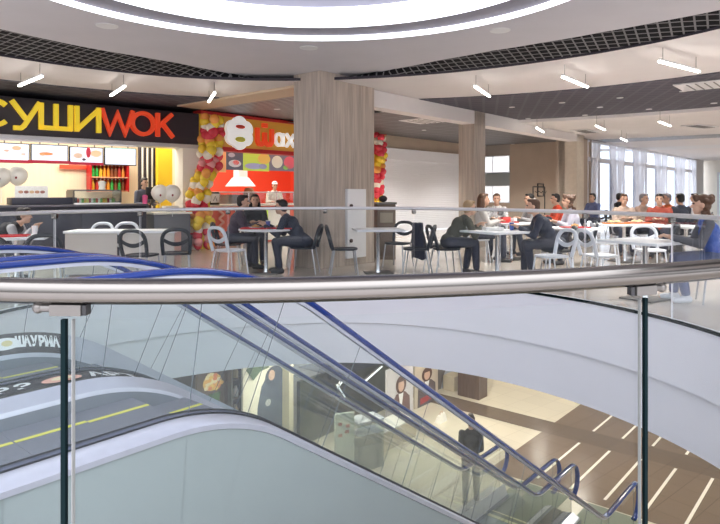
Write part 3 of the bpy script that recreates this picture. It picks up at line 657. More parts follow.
def vent(loc, w, l, rz, label):
    t = thing('ceiling_vent', label, 'vent', loc, rz, 'ceiling vents')
    b = MB(); b.box(-w/2,w/2,-l/2,l/2,-.02,0,.004); b.obj('vent_frame', M('vent_white'), t)
    b = MB()
    for i in range(5): b.box(-w/2+.08, w/2-.08, -l/2+.08+i*(l-.16)/5, -l/2+.10+i*(l-.16)/5, -.03, -.02)
    b.obj('louvre', M('steel_dark'), t)
vent(F(425,zz(120.5,3.28),3.28), 1.0, 1.0, GR, 'square white ceiling vent behind the white beam')
vent(F(705,zz(85,ZO-.025),ZO-.025), .9, .9, GR, 'square pale ceiling vent at far right in the dark band')
vent(F(585,zz(131,3.29),3.29), 1.2, .5, .9, 'flat far ceiling vent near the first window bay')
vent(F(700,zz(126,3.29),3.29), 1.2, .5, .6, 'flat far ceiling vent at far right')
# ---------------------------------------------------------------- glass railings
def railing(name, label, phis, joints, zr, rp, m, near=False):
    t = thing(name, label, 'railing', HP(phis[0]), 0.); o0 = HP(phis[0])
    b = MB(); b.tube([HP(p,.0,zr)-o0 for p in phis], rp, 16); b.obj('handrail', M('steel') if near else M('rail_far'), t)
    js = [phis[0]]+joints+[phis[-1]]
    for i in range(len(js)-1):
        a, c = js[i], js[i+1]; lo, hi = min(a,c), max(a,c); gap = .16 if near else .13; q = [lo+gap+(hi-lo-2*gap)*k/14 for k in range(15)]
        b = MB(); th = .012; zb = -.10 if near else .0; zt = zr-rp-(.035 if near else .0)
        A = [HP(p,-.006,zb)-o0 for p in q]; B = [HP(p,-.006,zt)-o0 for p in q]; A2 = [HP(p,.006,zb)-o0 for p in q]; B2 = [HP(p,.006,zt)-o0 for p in q]
        if near: b.strip(A, B); gp = b.obj('glass_panel', m, t)
        else: b.strip(A, B); gp = b.obj('glass_panel', m, t)
        if near:
            # polished edges: darker on one side, paler on the other
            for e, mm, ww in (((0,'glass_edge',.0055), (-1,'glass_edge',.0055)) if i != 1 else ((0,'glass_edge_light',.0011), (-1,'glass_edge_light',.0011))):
                b2 = MB(); pz = [HP(q[e],dx,z)-o0 for dx,z in ((-.006,zb),(-.006,zt),(.006,zt),(.006,zb))]
                tg = (HP(q[e]+.3)-HP(q[e])).normalized()*ww
                b2.add([x-tg for x in pz]+[x+tg for x in pz], [(0,1,2,3),(7,6,5,4),(0,4,5,1),(1,5,6,2),(2,6,7,3),(3,7,4,0)]); b2.obj('glass_edge', M(mm), gp)
        else:
            for e in (0, -1): b = MB(); b.add([A[e],B[e],B2[e],A2[e]], [(0,1,2,3)]); b.obj('glass_edge', M('window_frame'), gp)
    if not near:
        b = MB(); ph = phis; b.strip([HP(p,-.02,.0)-o0 for p in ph], [HP(p,-.02,.03)-o0 for p in ph]); b.strip([HP(p,-.02,.03)-o0 for p in ph], [HP(p,.02,.03)-o0 for p in ph]); b.obj('base_channel', M('glass_edge'), t)
        for j in joints:
            b = MB(); q = HP(j,0,zr-.05)-o0; b.box(q.x-.03,q.x+.03,q.y-.03,q.y+.03,q.z-.03,q.z+.03,.006); b.obj('clamp', M('steel'), t)
    return t, o0
def phi_at(px, far=True):
    best = None
    for i in range(3600):
        p = -180+i*.1; h = HP(p)
        if h.y <= .3: continue
        if (h.y > 5.0 or (far and h.x > 2.6)) != far: continue
        e = abs(360+FPX*h.x/h.y-px)
        if best is None or e < best[0]: best = (e, p)
    return best[1]
far_ph = [-45+i*2.0 for i in range(119)]     # counter-clockwise from the right to beyond the escalators
railing('glass_railing', 'curved steel and glass railing on the far side of the atrium', far_ph, [phi_at(x) for x in (672, 585, 500, 414, 325, 228, 140, 55)], 1.115, .024, M('glass_far'))
near_ph = [-50-i*1.5 for i in range(45)]
jr, jl = phi_at(641.5, False), phi_at(69, False)
nt_, no = railing('glass_railing', 'thick round steel handrail on glass panels close in front', near_ph, [jr, jl], 1.115, .0315, M('glass_near'), True)
for j, side in ((jr, 1), (jl, -1)):
    q = HP(j,0,1.115)-no; tg = (HP(j+.5)-HP(j-.5)).normalized(); nr = Vector((-tg.y, tg.x, 0))
    b = MB(); P = lambda a, n_, z: q+tg*a+nr*n_+Vector((0,0,z))
    b.add([P(-.038,-.018,-.056),P(.038,-.018,-.056),P(.038,.018,-.056),P(-.038,.018,-.056),P(-.038,-.018,-.030),P(.038,-.018,-.030),P(.038,.018,-.030),P(-.038,.018,-.030)], [(3,2,1,0),(4,5,6,7),(0,1,5,4),(1,2,6,5),(2,3,7,6),(3,0,4,7)])
    br = b.obj('bracket', M('steel_dark'), nt_, smooth=False)
    b = MB(); b.tube([P(-side*-.07,0,-.040), P(-side*-.03,0,-.040)], .010, 10); b.ball(P(side*.075,0,-.040), .014); b.tube([P(side*.07,0,-.04), P(side*.07,0,-.02)], .007, 8); b.obj('clamp_pin', M('steel_dark'), br)
    b = MB(); b.box(*[v for pr in zip((P(-side*.043,0,-.043)-Vector((.005,.014,.012))), (P(-side*.043,0,-.043)+Vector((.005,.014,.012)))) for v in pr]); b.obj('clamp_screw', M('black'), br)
# ---------------------------------------------------------------- escalators
AL = math.radians(33.3); TA = math.tan(AL)
ZH = .92; RISE = -LOW
SK = 2.46; SBT = SK+RISE/TA
SEND = 10.15; STOP = -1.0
def master():
    """ handrail centre line: (s, z, normal) """
    P = []; Rt = 2.3; t1 = Rt*math.tan(AL/2); Rb = .75; t2 = Rb*math.tan(AL/2)
    for i in range(7): s = STOP+(SK-t1-STOP)*i/7; P.append((s, ZH, 0., 1.))
    for i in range(17):
        a = AL*i/16; P.append((SK-t1+Rt*math.sin(a), ZH-Rt*(1-math.cos(a)), math.sin(a), math.cos(a)))
    sx, zx = P[-1][0], P[-1][1]; se = SBT-t2*math.cos(AL); ze = ZH-RISE+t2*math.sin(AL)
    for i in range(1, 24): f = i/24; P.append((sx+(se-sx)*f, zx+(ze-zx)*f, math.sin(AL), math.cos(AL)))
    for i in range(13):
        a = AL*(1-i/12); P.append((SBT+t2-Rb*math.sin(a), ZH-RISE+Rb*(1-math.cos(a)), math.sin(a), math.cos(a)))
    for i in range(1, 7): P.append((SBT+t2+(SEND-SBT-t2)*i/6, ZH-RISE, 0., 1.))
    return P
MP = master()
def off(q, d): return (q[0]-q[2]*d, q[1]-q[3]*d)
def off_s(d): return [off(q, d) for q in MP]
def z_at(d, s):
    c = off_s(d)
    for i in range(len(c)-1):
        if c[i][0] <= s <= c[i+1][0]:
            t = (s-c[i][0])/max(1e-9, c[i+1][0]-c[i][0]); return c[i][1]*(1-t)+c[i+1][1]*t
    return c[0][1] if s < c[0][0] else c[-1][1]
DG = .80
def SLP(p): return DG+.03-(p-5.13)/.05*.16      # slope of the inner deck at the far side
def escalator(label, pA, outerA, outerB, stickA, stickB):
    pB = pA+1.0; base = Vector((SEND, pA+.5, 0)); t = thing('escalator', label, 'escalator', G(SEND, pA+.5, LOW), GR, 'twin escalators in the atrium')
    def L(s, p, z): return Vector((s-base.x, p-base.y, z-LOW))
    def extr(sec, name, m, lo=None, hi=None, par=None, smooth=True, z_min=None):
        """ sec: list of (offset, p) swept along the profile """
        b = MB(); rng = [q for q in MP if (lo is None or q[0] >= lo) and (hi is None or q[0] <= hi)]; n = len(sec); vs = []; fs = []
        for q in rng:
            for d, p in sec:
                s, z = off(q, d); vs.append(L(s, p, z if z_min is None else max(z, z_min)))
        for i in range(len(rng)-1):
            for k in range(n-1): fs.append((i*n+k, i*n+k+1, (i+1)*n+k+1, (i+1)*n+k))
        b.add(vs, fs); return b.obj(name, m, par or t, smooth)
    for p, out, stick, sg in ((pA, outerA, stickA, -1), (pB, outerB, stickB, 1)):
        # handrail, with the turn round each newel
        pth = [(q[0], q[1], q[2], q[3]) for q in MP]; r = .28
        bot = [(SEND+r*math.sin(a), MP[-1][1]-r+r*math.cos(a), math.sin(a), math.cos(a)) for a in [PI*i/12 for i in range(1, 13)]]
        topl = [(STOP-.35, ZH-2*r, 0, -1)]+[(STOP-r*math.sin(a), ZH-r+r*math.cos(a), -math.sin(a), math.cos(a)) for a in [PI*(12-i)/12 for i in range(0, 12)]]
        allp = topl+pth+bot; sec = [(.023*math.sin(a)+.0, .041*math.cos(a)) for a in [2*PI*i/12 for i in range(12)]]; vs = []; fs = []; n = 12
        for q in allp:
            for d, e in sec: vs.append(L(q[0]+q[2]*d, p+e, q[1]+q[3]*d))
        for i in range(len(allp)-1):
            for k in range(n): fs.append((i*n+k, i*n+(k+1) % n, (i+1)*n+(k+1) % n, (i+1)*n+k))
        b = MB(); b.add(vs, fs); b.obj('handrail', M('handrail_blue'), t)
        extr([(.02,p-.018),(.042,p-.018),(.042,p+.018),(.02,p+.018)], 'handrail_guide', M('aluminium'))
        # glass panels, joints square to the slope
        cuts = [0, 4, 11, 19, 25, 29, 33, 37, 41, 45, 50, 58, len(MP)-1]
        for a, c in zip(cuts[:-1], cuts[1:]):
            A = []; B = []; qs = [MP[i] for i in range(a, min(c, len(MP)-1)+1)]
            for i, q in enumerate(qs):
                sh = .006*(1 if i == 0 else -1 if i == len(qs)-1 else 0); s1, z1 = off(q, .045); s2, z2 = off(q, DG); A.append(L(s1+sh, p, z1)); B.append(L(s2+sh, p, z2))
            b = MB(); b.strip(A, B); g = b.obj('glass_panel', M('glass_esc'), t)
            b = MB(); b.tube([A[-1], B[-1]], .003, 5); b.obj('glass_joint', cm(.10,.13,.15), g)
        b = MB(); cc = [L(SEND+(r-.02)*math.sin(a), p, MP[-1][1]-r+(r-.02)*math.cos(a)) for a in [PI*i/12 for i in range(13)]]; b.add(cc+[L(SEND, p, MP[-1][1]-DG)], [tuple(range(14))]); b.obj('glass_panel', M('glass_esc'), t)
        b = MB(); cc = [L(STOP-(r-.02)*math.sin(a), p, ZH-r+(r-.02)*math.cos(a)) for a in [PI*i/12 for i in range(13)]]; b.add(cc+[L(STOP, p, ZH-DG)], [tuple(range(14))]); b.obj('glass_panel', M('glass_esc'), t)
        # decks
        extr([(DG,p+sg*.02),(DG+.0,p+sg*.03),(DG+.015,out-sg*.01),(DG+.022,out),(DG+.05,out),(DG+.055,out-sg*.012)], 'outer_deck', M('black') if out in (MID-.006, MID+.006) else M('aluminium'))
        extr([(DG-.01,p+sg*.02),(DG-.01,p-sg*.02)], 'glass_clamp', M('deck_edge'))
        extr([(DG-(.13 if stick and sg > 0 else .02),p-sg*(.09 if stick and sg > 0 else .02)),(DG+.03,p-sg*.14),(DG+.06,p-sg*.15)], 'inner_deck', M('skirt') if pA < 3 and sg < 0 else M('aluminium'))
        extr([(DG+.05,p-sg*.17),(DG+.32,p-sg*.17)], 'skirt', M('skirt'))
    # cladding panels on the outer side(s)
    for out in ((outerA,) if pA < 3 else (outerB,)):
        cuts = [0, 5, 9, 17, 24, 30, 36, 42, 48, 56, len(MP)-1]
        for a, c in zip(cuts[:-1], cuts[1:]):
            b = MB(); A = []; B = []; qs = MP[a:min(c, len(MP)-1)+1]
            for i, q in enumerate(qs):
                s1, z1 = off(q, DG+.05); s2, z2 = off(q, 1.75); A.append(L(s1, out+(.012 if out == outerA else -.012), max(z1, LOW+.0))); B.append(L(s2, out+(.012 if out == outerA else -.012), max(z2, LOW+.002)))
            A[-1] = A[-1]+(A[-2]-A[-1]).normalized()*.002; B[-1] = B[-1]+((B[-2]-B[-1]).normalized() if (B[-2]-B[-1]).length > 1e-6 else Vector((-1,0,0)))*.002
            b.strip(A, B); b.obj('cladding_panel', M('cladding'), t)
    extr([(DG+.06,outerA+.03),(1.74,outerA+.03)] if pA < 3 else [(DG+.06,outerB-.03),(1.74,outerB-.03)], 'side_frame', M('cladding'), z_min=LOW+.004)
    extr([(1.75,outerA+.012),(1.75,outerB-.012)], 'soffit_panel', M('cladding'), z_min=LOW+.004)
    # steps
    n = 0; s = STOP+1.9
    while s < SEND-.75:
        z0 = z_at(ZH, s+.2); zs = z0
        b = MB(); b.box(s-base.x, s+.4-base.x, -.325, .325, zs-.03-LOW, zs-LOW); b.box(s-base.x, s+.02-base.x, -.325, .325, max(zs-.32, LOW+.003)-LOW, zs-.03-LOW)
        b.m = 1; b.box(s+.005-base.x, s+.395-base.x, .10, .13, zs-LOW, zs-LOW+.003)
        b.obj('step', [M('step_grey'), M('yellow_line')], t, smooth=False); s += .402
    b = MB(); b.box(STOP-.5-base.x, STOP+1.9-base.x, -.45, .45, -.02-LOW, .006-LOW); b.obj('landing_plate', M('skirt'), t)
    b = MB(); b.box(SEND-.75-base.x, SEND+.75-base.x, -.48, .48, .0, .012); b.obj('landing_plate', cm(.16,.19,.14,.4), t)
    b = MB(); b.box(SEND-.80-base.x, SEND-.72-base.x, -.46, .46, .012, .018); b.box(SEND-.62-base.x, SEND-.58-base.x, -.46, .46, .012, .018); b.obj('comb_strip', cm(.62,.62,.38), t)
    # lettering on the stickers
    for (txt, pm, lst, up) in stickB or []:
        for ch, s_c, size in lst:
            vs, fs = text_mesh(ch, size, .006)
            b = MB(); vv = []
            for v in vs:
                sx = s_c+v.x*(1. if txt == 'a' else .72); pp = pm+v.y*up*(1. if txt == 'a' else .30); vv.append(L(sx, pp, z_at(DG+.012 if txt == 'a' else SLP(pp), sx)+.012))
            b.add(vv, fs); b.obj('lettering', M('white'), t, smooth=False)
    return t, L
EA = 2.95; EC = 4.27; MID = 4.11
e1, L1 = escalator('near escalator with pale grey-green side panels and blue handrails', EA, EA-.16, MID-.006, False, None)
def s_on(px, p): return SP(px, p)
PR1, PR2 = 4.135, 5.155
row1 = [(c, s_on(x,PR1), .19) for c, x in (('З',3),('З',25),('А',97),('Р',114),('Т',131),('А',148))]
row2 = [(c, s_on(20+i*7.2,PR2), .105) for i, c in enumerate('ШАУРМА')]
e2, L2 = escalator('far escalator with black lettered stickers along its decks', EC, MID+.006, EC+1.20, True, [('a', PR1, row1, 1.), ('b', PR2, row2, 1.)])
def sticker(sa, sb, p0, p1, dd, name='sticker'):
    b = MB(); q = [sa+(sb-sa)*i/24 for i in range(25)]; b.strip([L2(x,p0,z_at(SLP(p0),x)+.006) for x in q], [L2(x,p1,z_at(SLP(p1),x)+.006) for x in q]); return b.obj(name, M('black'), e2)
sticker(s_on(-20,PR2), s_on(64,PR2), 5.131, 5.179, DG)
for s_c, pm, rx, ry, m, dd, lift in ((s_on(62,PR1), PR1,  .13, .07, cm(.85,.45,.35), DG+.012, .010), (s_on(62,PR1), PR1, .07, .04, cm(.9,.75,.5), DG+.012, .013), (s_on(5,PR2), PR2, .11, .014, M('white'), None, .010), (s_on(7,PR2), PR2, .04, .007, cm(.7,.6,.3), None, .013)):
    b = MB(); b.add([L2(s_c+rx*math.cos(q*PI/10), pm+ry*math.sin(q*PI/10), z_at(dd or SLP(pm+ry*math.sin(q*PI/10)), s_c+rx*math.cos(q*PI/10))+lift) for q in range(20)], [tuple(range(20))]); b.obj('sticker_emblem', m, e2, smooth=False)
# ---------------------------------------------------------------- chairs and tables
def chair_proto(kind):
    m = M('chair_dark') if kind == 'black' else M('chair_white'); lm = M('leg_grey') if kind == 'black' else M('chair_white')
    t = thing('dining_chair', '', 'chair')
    b = MB(); n = 20; top = []
    def seat_pt(a, r, z):
        c, s = math.cos(a), math.sin(a); q = 3.2; k = (abs(c)**q+abs(s)**q)**(-1/q); return Vector((.215*k*c*r, .21*k*s*r+.01, z))
    rings = [(0.02,.432),(.5,.434),(.9,.442),(1.0,.450),(1.0,.430),(.9,.418),(.02,.412)]
    vs = []; fs = []
    for r, z in rings:
        for k in range(24): vs.append(seat_pt(2*PI*k/24, r, z))
    for i in range(len(rings)-1):
        for k in range(24): fs.append((i*24+k, i*24+(k+1) % 24, (i+1)*24+(k+1) % 24, (i+1)*24+k))
    fs += [tuple(range(23,-1,-1)), tuple(6*24+k for k in range(24))]
    b.add(vs, fs); b.obj('seat', m, t)
    def bk(x, z): return Vector((x, -.19-.10*((z-.43)/.37), z))
    # arch of the back, then the smiling cross band under the oval opening
    arch = [bk(-.185,.43), bk(-.195,.52), bk(-.20,.60)]+[bk(-.20*math.copysign(abs(math.cos(a))**.7, math.cos(a)), .63+.18*math.sin(a)**.8) for a in [PI*i/14 for i in range(15)]]+[bk(.20,.60), bk(.195,.52), bk(.185,.43)]
    b = MB(); b.tube(arch, .028, 8); b.obj('back_frame', m, t)
    def band(z0, sag, w):
        b = MB(); A = []; B = []
        for i in range(15):
            x = -.19+.38*i/14; z = z0-sag*(1-(x/.19)**2); A.append(bk(x, z+w/2)+Vector((0,-.02*(1-(x/.19)**2),0))); B.append(bk(x, z-w/2)+Vector((0,-.02*(1-(x/.19)**2),0)))
        C = [q+Vector((0,.014,0)) for q in A]; D = [q+Vector((0,.014,0)) for q in B]; b.strip(A, B); b.strip(C, D); b.strip(A, C); b.strip(B, D); return b
    band(.665, .075, .06).obj('back_band', m, t)
    for sx in (-1, 1):
        for sy in (-1, 1):
            b = MB(); b.tube([(sx*.17, sy*.165, .425), (sx*.205, sy*.215+(.0 if sy > 0 else -.02), .004)], [.013,.010], 8); b.obj('leg', lm, t)
    return t
P_B = chair_proto('black'); P_W = chair_proto('white'); used = {}
def chair(kind, loc, rz, label, group):
    P = P_B if kind == 'black' else P_W
    if kind not in used: used[kind] = 1; P.location = loc; P.rotation_euler.z = rz; P['label'] = label; P['group'] = group; return P
    return dup(P, loc, rz, label, group)
R = math.radians
def table(loc, w, l, rz, label, round_=False):
    t = thing('cafe_table', label, 'table', loc, rz, 'white pedestal tables')
    b = MB()
    if round_: b.lathe([(0,.715),(w/2-.02,.715),(w/2,.725),(w/2,.74),(w/2-.01,.75),(0,.75)], 32)
    else: b.box(-w/2, w/2, -l/2, l/2, .715, .75, .01)
    b.obj('tabletop', M('table_white'), t)
    b = MB(); b.lathe([(0,.02),(.045,.02),(.035,.08),(.032,.66),(.05,.70),(.14,.715),(0,.716)], 16); b.obj('column', M('chrome'), t)
    b = MB(); b.box(-.22,.22,-.22,.22,0,.02,.006); b.obj('base', M('steel_dark'), t)
    return t
def tray(loc, rz, label, m=None, w=.42, l=.30):
    t = thing('serving_tray', label, 'tray', loc, rz, 'serving trays')
    b = MB(); b.box(-w/2,w/2,-l/2,l/2,0,.008,.002); b.obj('tray_base', m or M('red_tray'), t)
    b = MB(); b.tube([(-w/2,-l/2,.012),(w/2,-l/2,.012),(w/2,l/2,.012),(-w/2,l/2,.012)], .010, 6, closed=True); b.obj('tray_rim', m or M('red_tray'), t)
    return t
def cup(loc, label, m, r=.04, h=.12):
    t = thing('paper_cup', label, 'cup', loc, 0, 'cups on the tables'); b = MB(); b.lathe([(0,0),(r*.75,0),(r,h),(r*.93,h),(r*.7,.012),(0,.012)], 14); b.obj('cup_body', m, t)
    b = MB(); b.lathe([(0,h),(r*1.05,h),(r*1.05,h+.01),(0,h+.014)], 14); b.obj('cup_lid', M('white'), t)
def plate(loc, label, m, food=None):
    t = thing('plate', label, 'plate', loc, 0, 'plates on the tables'); b = MB(); b.lathe([(0,0),(.06,0),(.11,.018),(.115,.022),(.108,.022),(.06,.008),(0,.008)], 20); b.obj('dish', m, t)
    b = MB(); rr = random.Random(len(label))
    for i in range(6): a = i*PI/3; b.ball((.04*math.cos(a),.04*math.sin(a),.028), .03,.03,.022, 8)
    b.ball((0,0,.04), .035,.035,.025, 8); b.obj('food', food or cm(.55,.3,.1), t)
def box_item(name, loc, rz, w, l, h, m, label, cat):
    b = MB(); b.box(-w/2,w/2,-l/2,l/2,0,h,.006); o = b.obj(name, m, loc=loc, rotz=rz); return tag(o, label, cat)
TZ = .752
def on(t, dx, dy): q = Vector((dx, dy, 0)); q.rotate(Matrix.Rotation(t.rotation_euler.z, 3, 'Z')); l = t.location+q; l.z = TZ; return l
G1 = 'chairs at the railing tables'
# left: table at the edge of the picture
T0 = table(F(17,8.5), .8, .8, R(20), 'white table with a red tray at the far left edge before the sushi counter')
tray(on(T0,-.05,-.1), R(20), 'red tray on the table at the far left edge')
cup(on(T0,.2,.15), 'pale cup on the table at the far left edge', M('white'))
chair('black', F(1,7.65), R(5), 'black chair at the far left edge, back turned to the railing', G1)
chair('black', F(47,8.05), R(20), 'black chair at the right of the far left table, only its back showing', G1)
# long white table with white chairs, then two black chairs
t = thing('long_table', 'long white table with pale panelled front beside the two black chairs', 'table', F(125,10.1), R(4), 'long tables')
b = MB(); b.box(-.88,.88,-.3,.3,.70,.74,.01); b.obj('tabletop', M('table_white'), t)
b = MB()
b.box(-.86,-.05,-.26,-.23,.04,.70,.004); b.box(.05,.86,-.26,-.23,.04,.70,.004); b.obj('front_panel', cm(.62,.58,.54), t)
for x in (-.84, 0, .84): b = MB(); b.box(x-.02,x+.02,-.22,.24,0,.70); b.obj('leg', M('leg_grey'), t)
chair('white', F(94,10.6), R(172), 'white chair behind the left half of the long white table', G1)
chair('white', F(122,10.7), R(184), 'white chair behind the middle of the long white table', G1)
chair('black', F(142,9.0), R(-10), 'black chair with open oval back, left one of the pair at the long white table', G1)
chair('black', F(177,9.3), R(14), 'black chair with open oval back, right one of the pair beside the balloons', G1)
# table of three
T2 = table(F(266,10.3), .92, .92, 0, 'round white table with red trays in front of the kebab counter', True)
tray(on(T2,-.18,-.12), R(5), 'red tray at the left of the round table in front of the kebab counter')
tray(on(T2,.26,-.05), R(-8), 'red tray at the right of the round table in front of the kebab counter')
plate(on(T2,-.16,-.10)+Vector((0,0,.01)), 'small plate of food on the left red tray of the round table', M('white'))
plate(on(T2,.24,-.02)+Vector((0,0,.01)), 'small plate of food on the right red tray of the round table', M('white'), cm(.7,.5,.2))
cup(on(T2,.02,.1), 'blue cup in the middle of the round table', cm(.12,.15,.5))
chair('white', F(230,9.75), R(-38), 'white chair at the left of the round table before the kebab shop', G1)
chair('black', F(299,11.2), R(100), 'black chair between the round table and the big pillar', G1)
# free table at the pillar
T1 = table(F(378,10.25), .8, .7, R(8), 'empty white square table right in front of the big pillar')
chair('black', F(344,10.0), R(-84), 'black chair at the left of the empty table, in front of the pillar', G1)
chair('black', F(398,11.1), R(150), 'black chair behind the empty table at the right side of the pillar', G1)
chair('black', F(417,10.0), R(78), 'black chair at the right of the empty table, seat facing left', G1)
t = thing('tray_cabinet', 'brown waste and tray cabinet standing at the right of the big pillar', 'cabinet', F(384,12.6), GR-.7)
b = MB(); b.box(-.19,.19,-.25,.25,0,1.12,.01); b.obj('cabinet_body', cm(.17,.13,.10), t); b = MB(); b.box(-.21,.21,-.27,.27,1.12,1.16); b.obj('cabinet_top', M('steel_dark'), t); b = MB(); b.box(-.13,.13,-.262,-.25,.75,.95); b.obj('flap', cm(.32,.28,.22), t); b = MB(); b.box(-.17,.17,-.258,-.25,.08,.68,.004); b.obj('door', cm(.13,.1,.08), t)
b = MB(); b.ball((0,0,.07), .09,.09,.07); o = b.obj('helmet_bag', cm(.03,.03,.035), loc=F(383,12.6,1.16)); tag(o, 'small black bag lying on top of the brown tray cabinet', 'bag')
# white electrical cabinet on the pillar
s0 = SP(346,7.5); s1 = SP(364.5,7.5)
t = thing('wall_cabinet', 'tall white electrical cabinet with two dark locks on the big pillar', 'cabinet', G((s0+s1)/2,7.52,0), GR)
w = (s1-s0)/2
b = MB(); b.box(-w,w,-.06,0,ZP(355,258,7.45),ZP(355,189,7.45),.006); b.obj('cabinet_door', M('white'), t)
for y in (206,241): b = MB(); z = ZP(349,y,7.45); b.tube([(-w+.09,-.085,z),(-w+.09,-.06,z)], .035, 12); b.obj('lock', cm(.08,.05,.05), t)
# right group
T3 = table(F(497,9.75), .85, .85, R(30), 'white square table with papers and a blue cup, third from the big pillar')
box_item('paper_sheet', on(T3,.0,.1), R(10), .30, .2, .05, M('paper'), 'crumpled white paper lying on the table with the blue cup', 'paper')
cup(on(T3,.3,-.02), 'blue cup at the right of the papers', cm(.08,.16,.6))
T7 = table(F(511,12.4), .8, .8, R(40), 'white table with red food boxes between the two rows of diners')
tray(on(T7,-.1,.05), R(20), 'red tray on the table behind the papers', M('red_tray'))
box_item('food_box', on(T7,-.12,.05)+Vector((0,0,.012)), R(20), .18, .12, .10, cm(.65,.06,.05), 'red food box on the tray behind the papers', 'box')
box_item('food_box', on(T7,.2,.1), R(50), .14, .12, .08, M('white'), 'white food box at the right of the red food box', 'box')
T4 = table(F(572,10.6), .8, .8, R(35), 'white table with one red tray in front of the lavender shirt diner')
tray(on(T4,-.05,-.1), R(10), 'red tray in front of the lavender shirt diner')
plate(on(T4,-.03,-.08)+Vector((0,0,.01)), 'white plate on the red tray in front of the lavender shirt diner', M('white'))
T6 = table(F(624,12.0), 1.2, .8, R(15), 'white table crowded with food trays in the middle of the right side')
tray(on(T6,-.25,-.1), R(15), 'orange tray at the left of the crowded table', cm(.75,.25,.08))
tray(on(T6,.28,-.05), R(5), 'orange-red tray at the right of the crowded table', cm(.7,.16,.06))
for i, (dx, dy) in enumerate(((-.35,-.05),(-.2,-.08),(.2,-.05),(.36,0),(0,.2))):
    plate(on(T6,dx,dy)+Vector((0,0,.012 if i < 4 else 0)), f'white plate of food on the crowded table, {["leftmost","second from left","second from right","rightmost","alone at the back"][i]}', M('white'), cm(.7,.55,.3))
T8 = table(F(686,11.2), .8, .8, R(40), 'white table behind the blue vest woman, beside the dark coats')
T5 = table(F(645,7.75), .82, .82, R(33), 'empty white square table close to the railing before the blue vest woman')
chair('white', F(600,8.95), R(-75), 'white chair with open back at the left of the empty table near the railing', G1)
chair('white', F(606,11.2), R(-120), 'white chair half hidden behind the near white chair at right', G1)
chair('white', F(650,9.8), R(175), 'white chair behind the empty table near the railing, back towards the windows', G1)
chair('white', F(552,8.85), R(110), 'white chair low behind the railing between the navy coat and the near white chair', G1)
# coats on chairs
def coat(loc, rz, label, m, h=.55):
    b = MB(); vs = []; fs = []; nu, nv = 14, 12
    for v in range(nv+1):
        t_ = v/nv; z = .82-h*t_; wid = .19+.07*t_
        for q in range(nu):
            a = 2*PI*q/nu; vs.append(Vector((wid*math.cos(a)*(1+.08*math.sin(5*a+3*t_)), -.27+.10*t_*.3+(.06+.05*t_)*math.sin(a)*(1+.2*math.sin(3*a+6*t_)), z+.02*math.sin(4*a))))
    for v in range(nv):
        for q in range(nu): fs.append((v*nu+q, v*nu+(q+1) % nu, (v+1)*nu+(q+1) % nu, (v+1)*nu+q))
    fs.append(tuple(range(nu))); b.add(vs, fs); o = b.obj('coat', m, loc=loc, rotz=rz); return tag(o, label, 'coat', 'coats hung over chairs')
c = chair('black', F(432,10.7), R(-75), 'black chair with coats over its back right of the empty table', G1)
coat(F(432,10.7), R(-75), 'navy and green coat hung over the chair right of the empty table', cm(.03,.035,.06), .6)
c = chair('black', F(659,10.9), R(60), 'black chair covered by a dark coat behind the near empty table', G1)
coat(F(659,10.9), R(60), 'black coat slung over the chair behind the near empty table', cm(.02,.02,.025), .5)
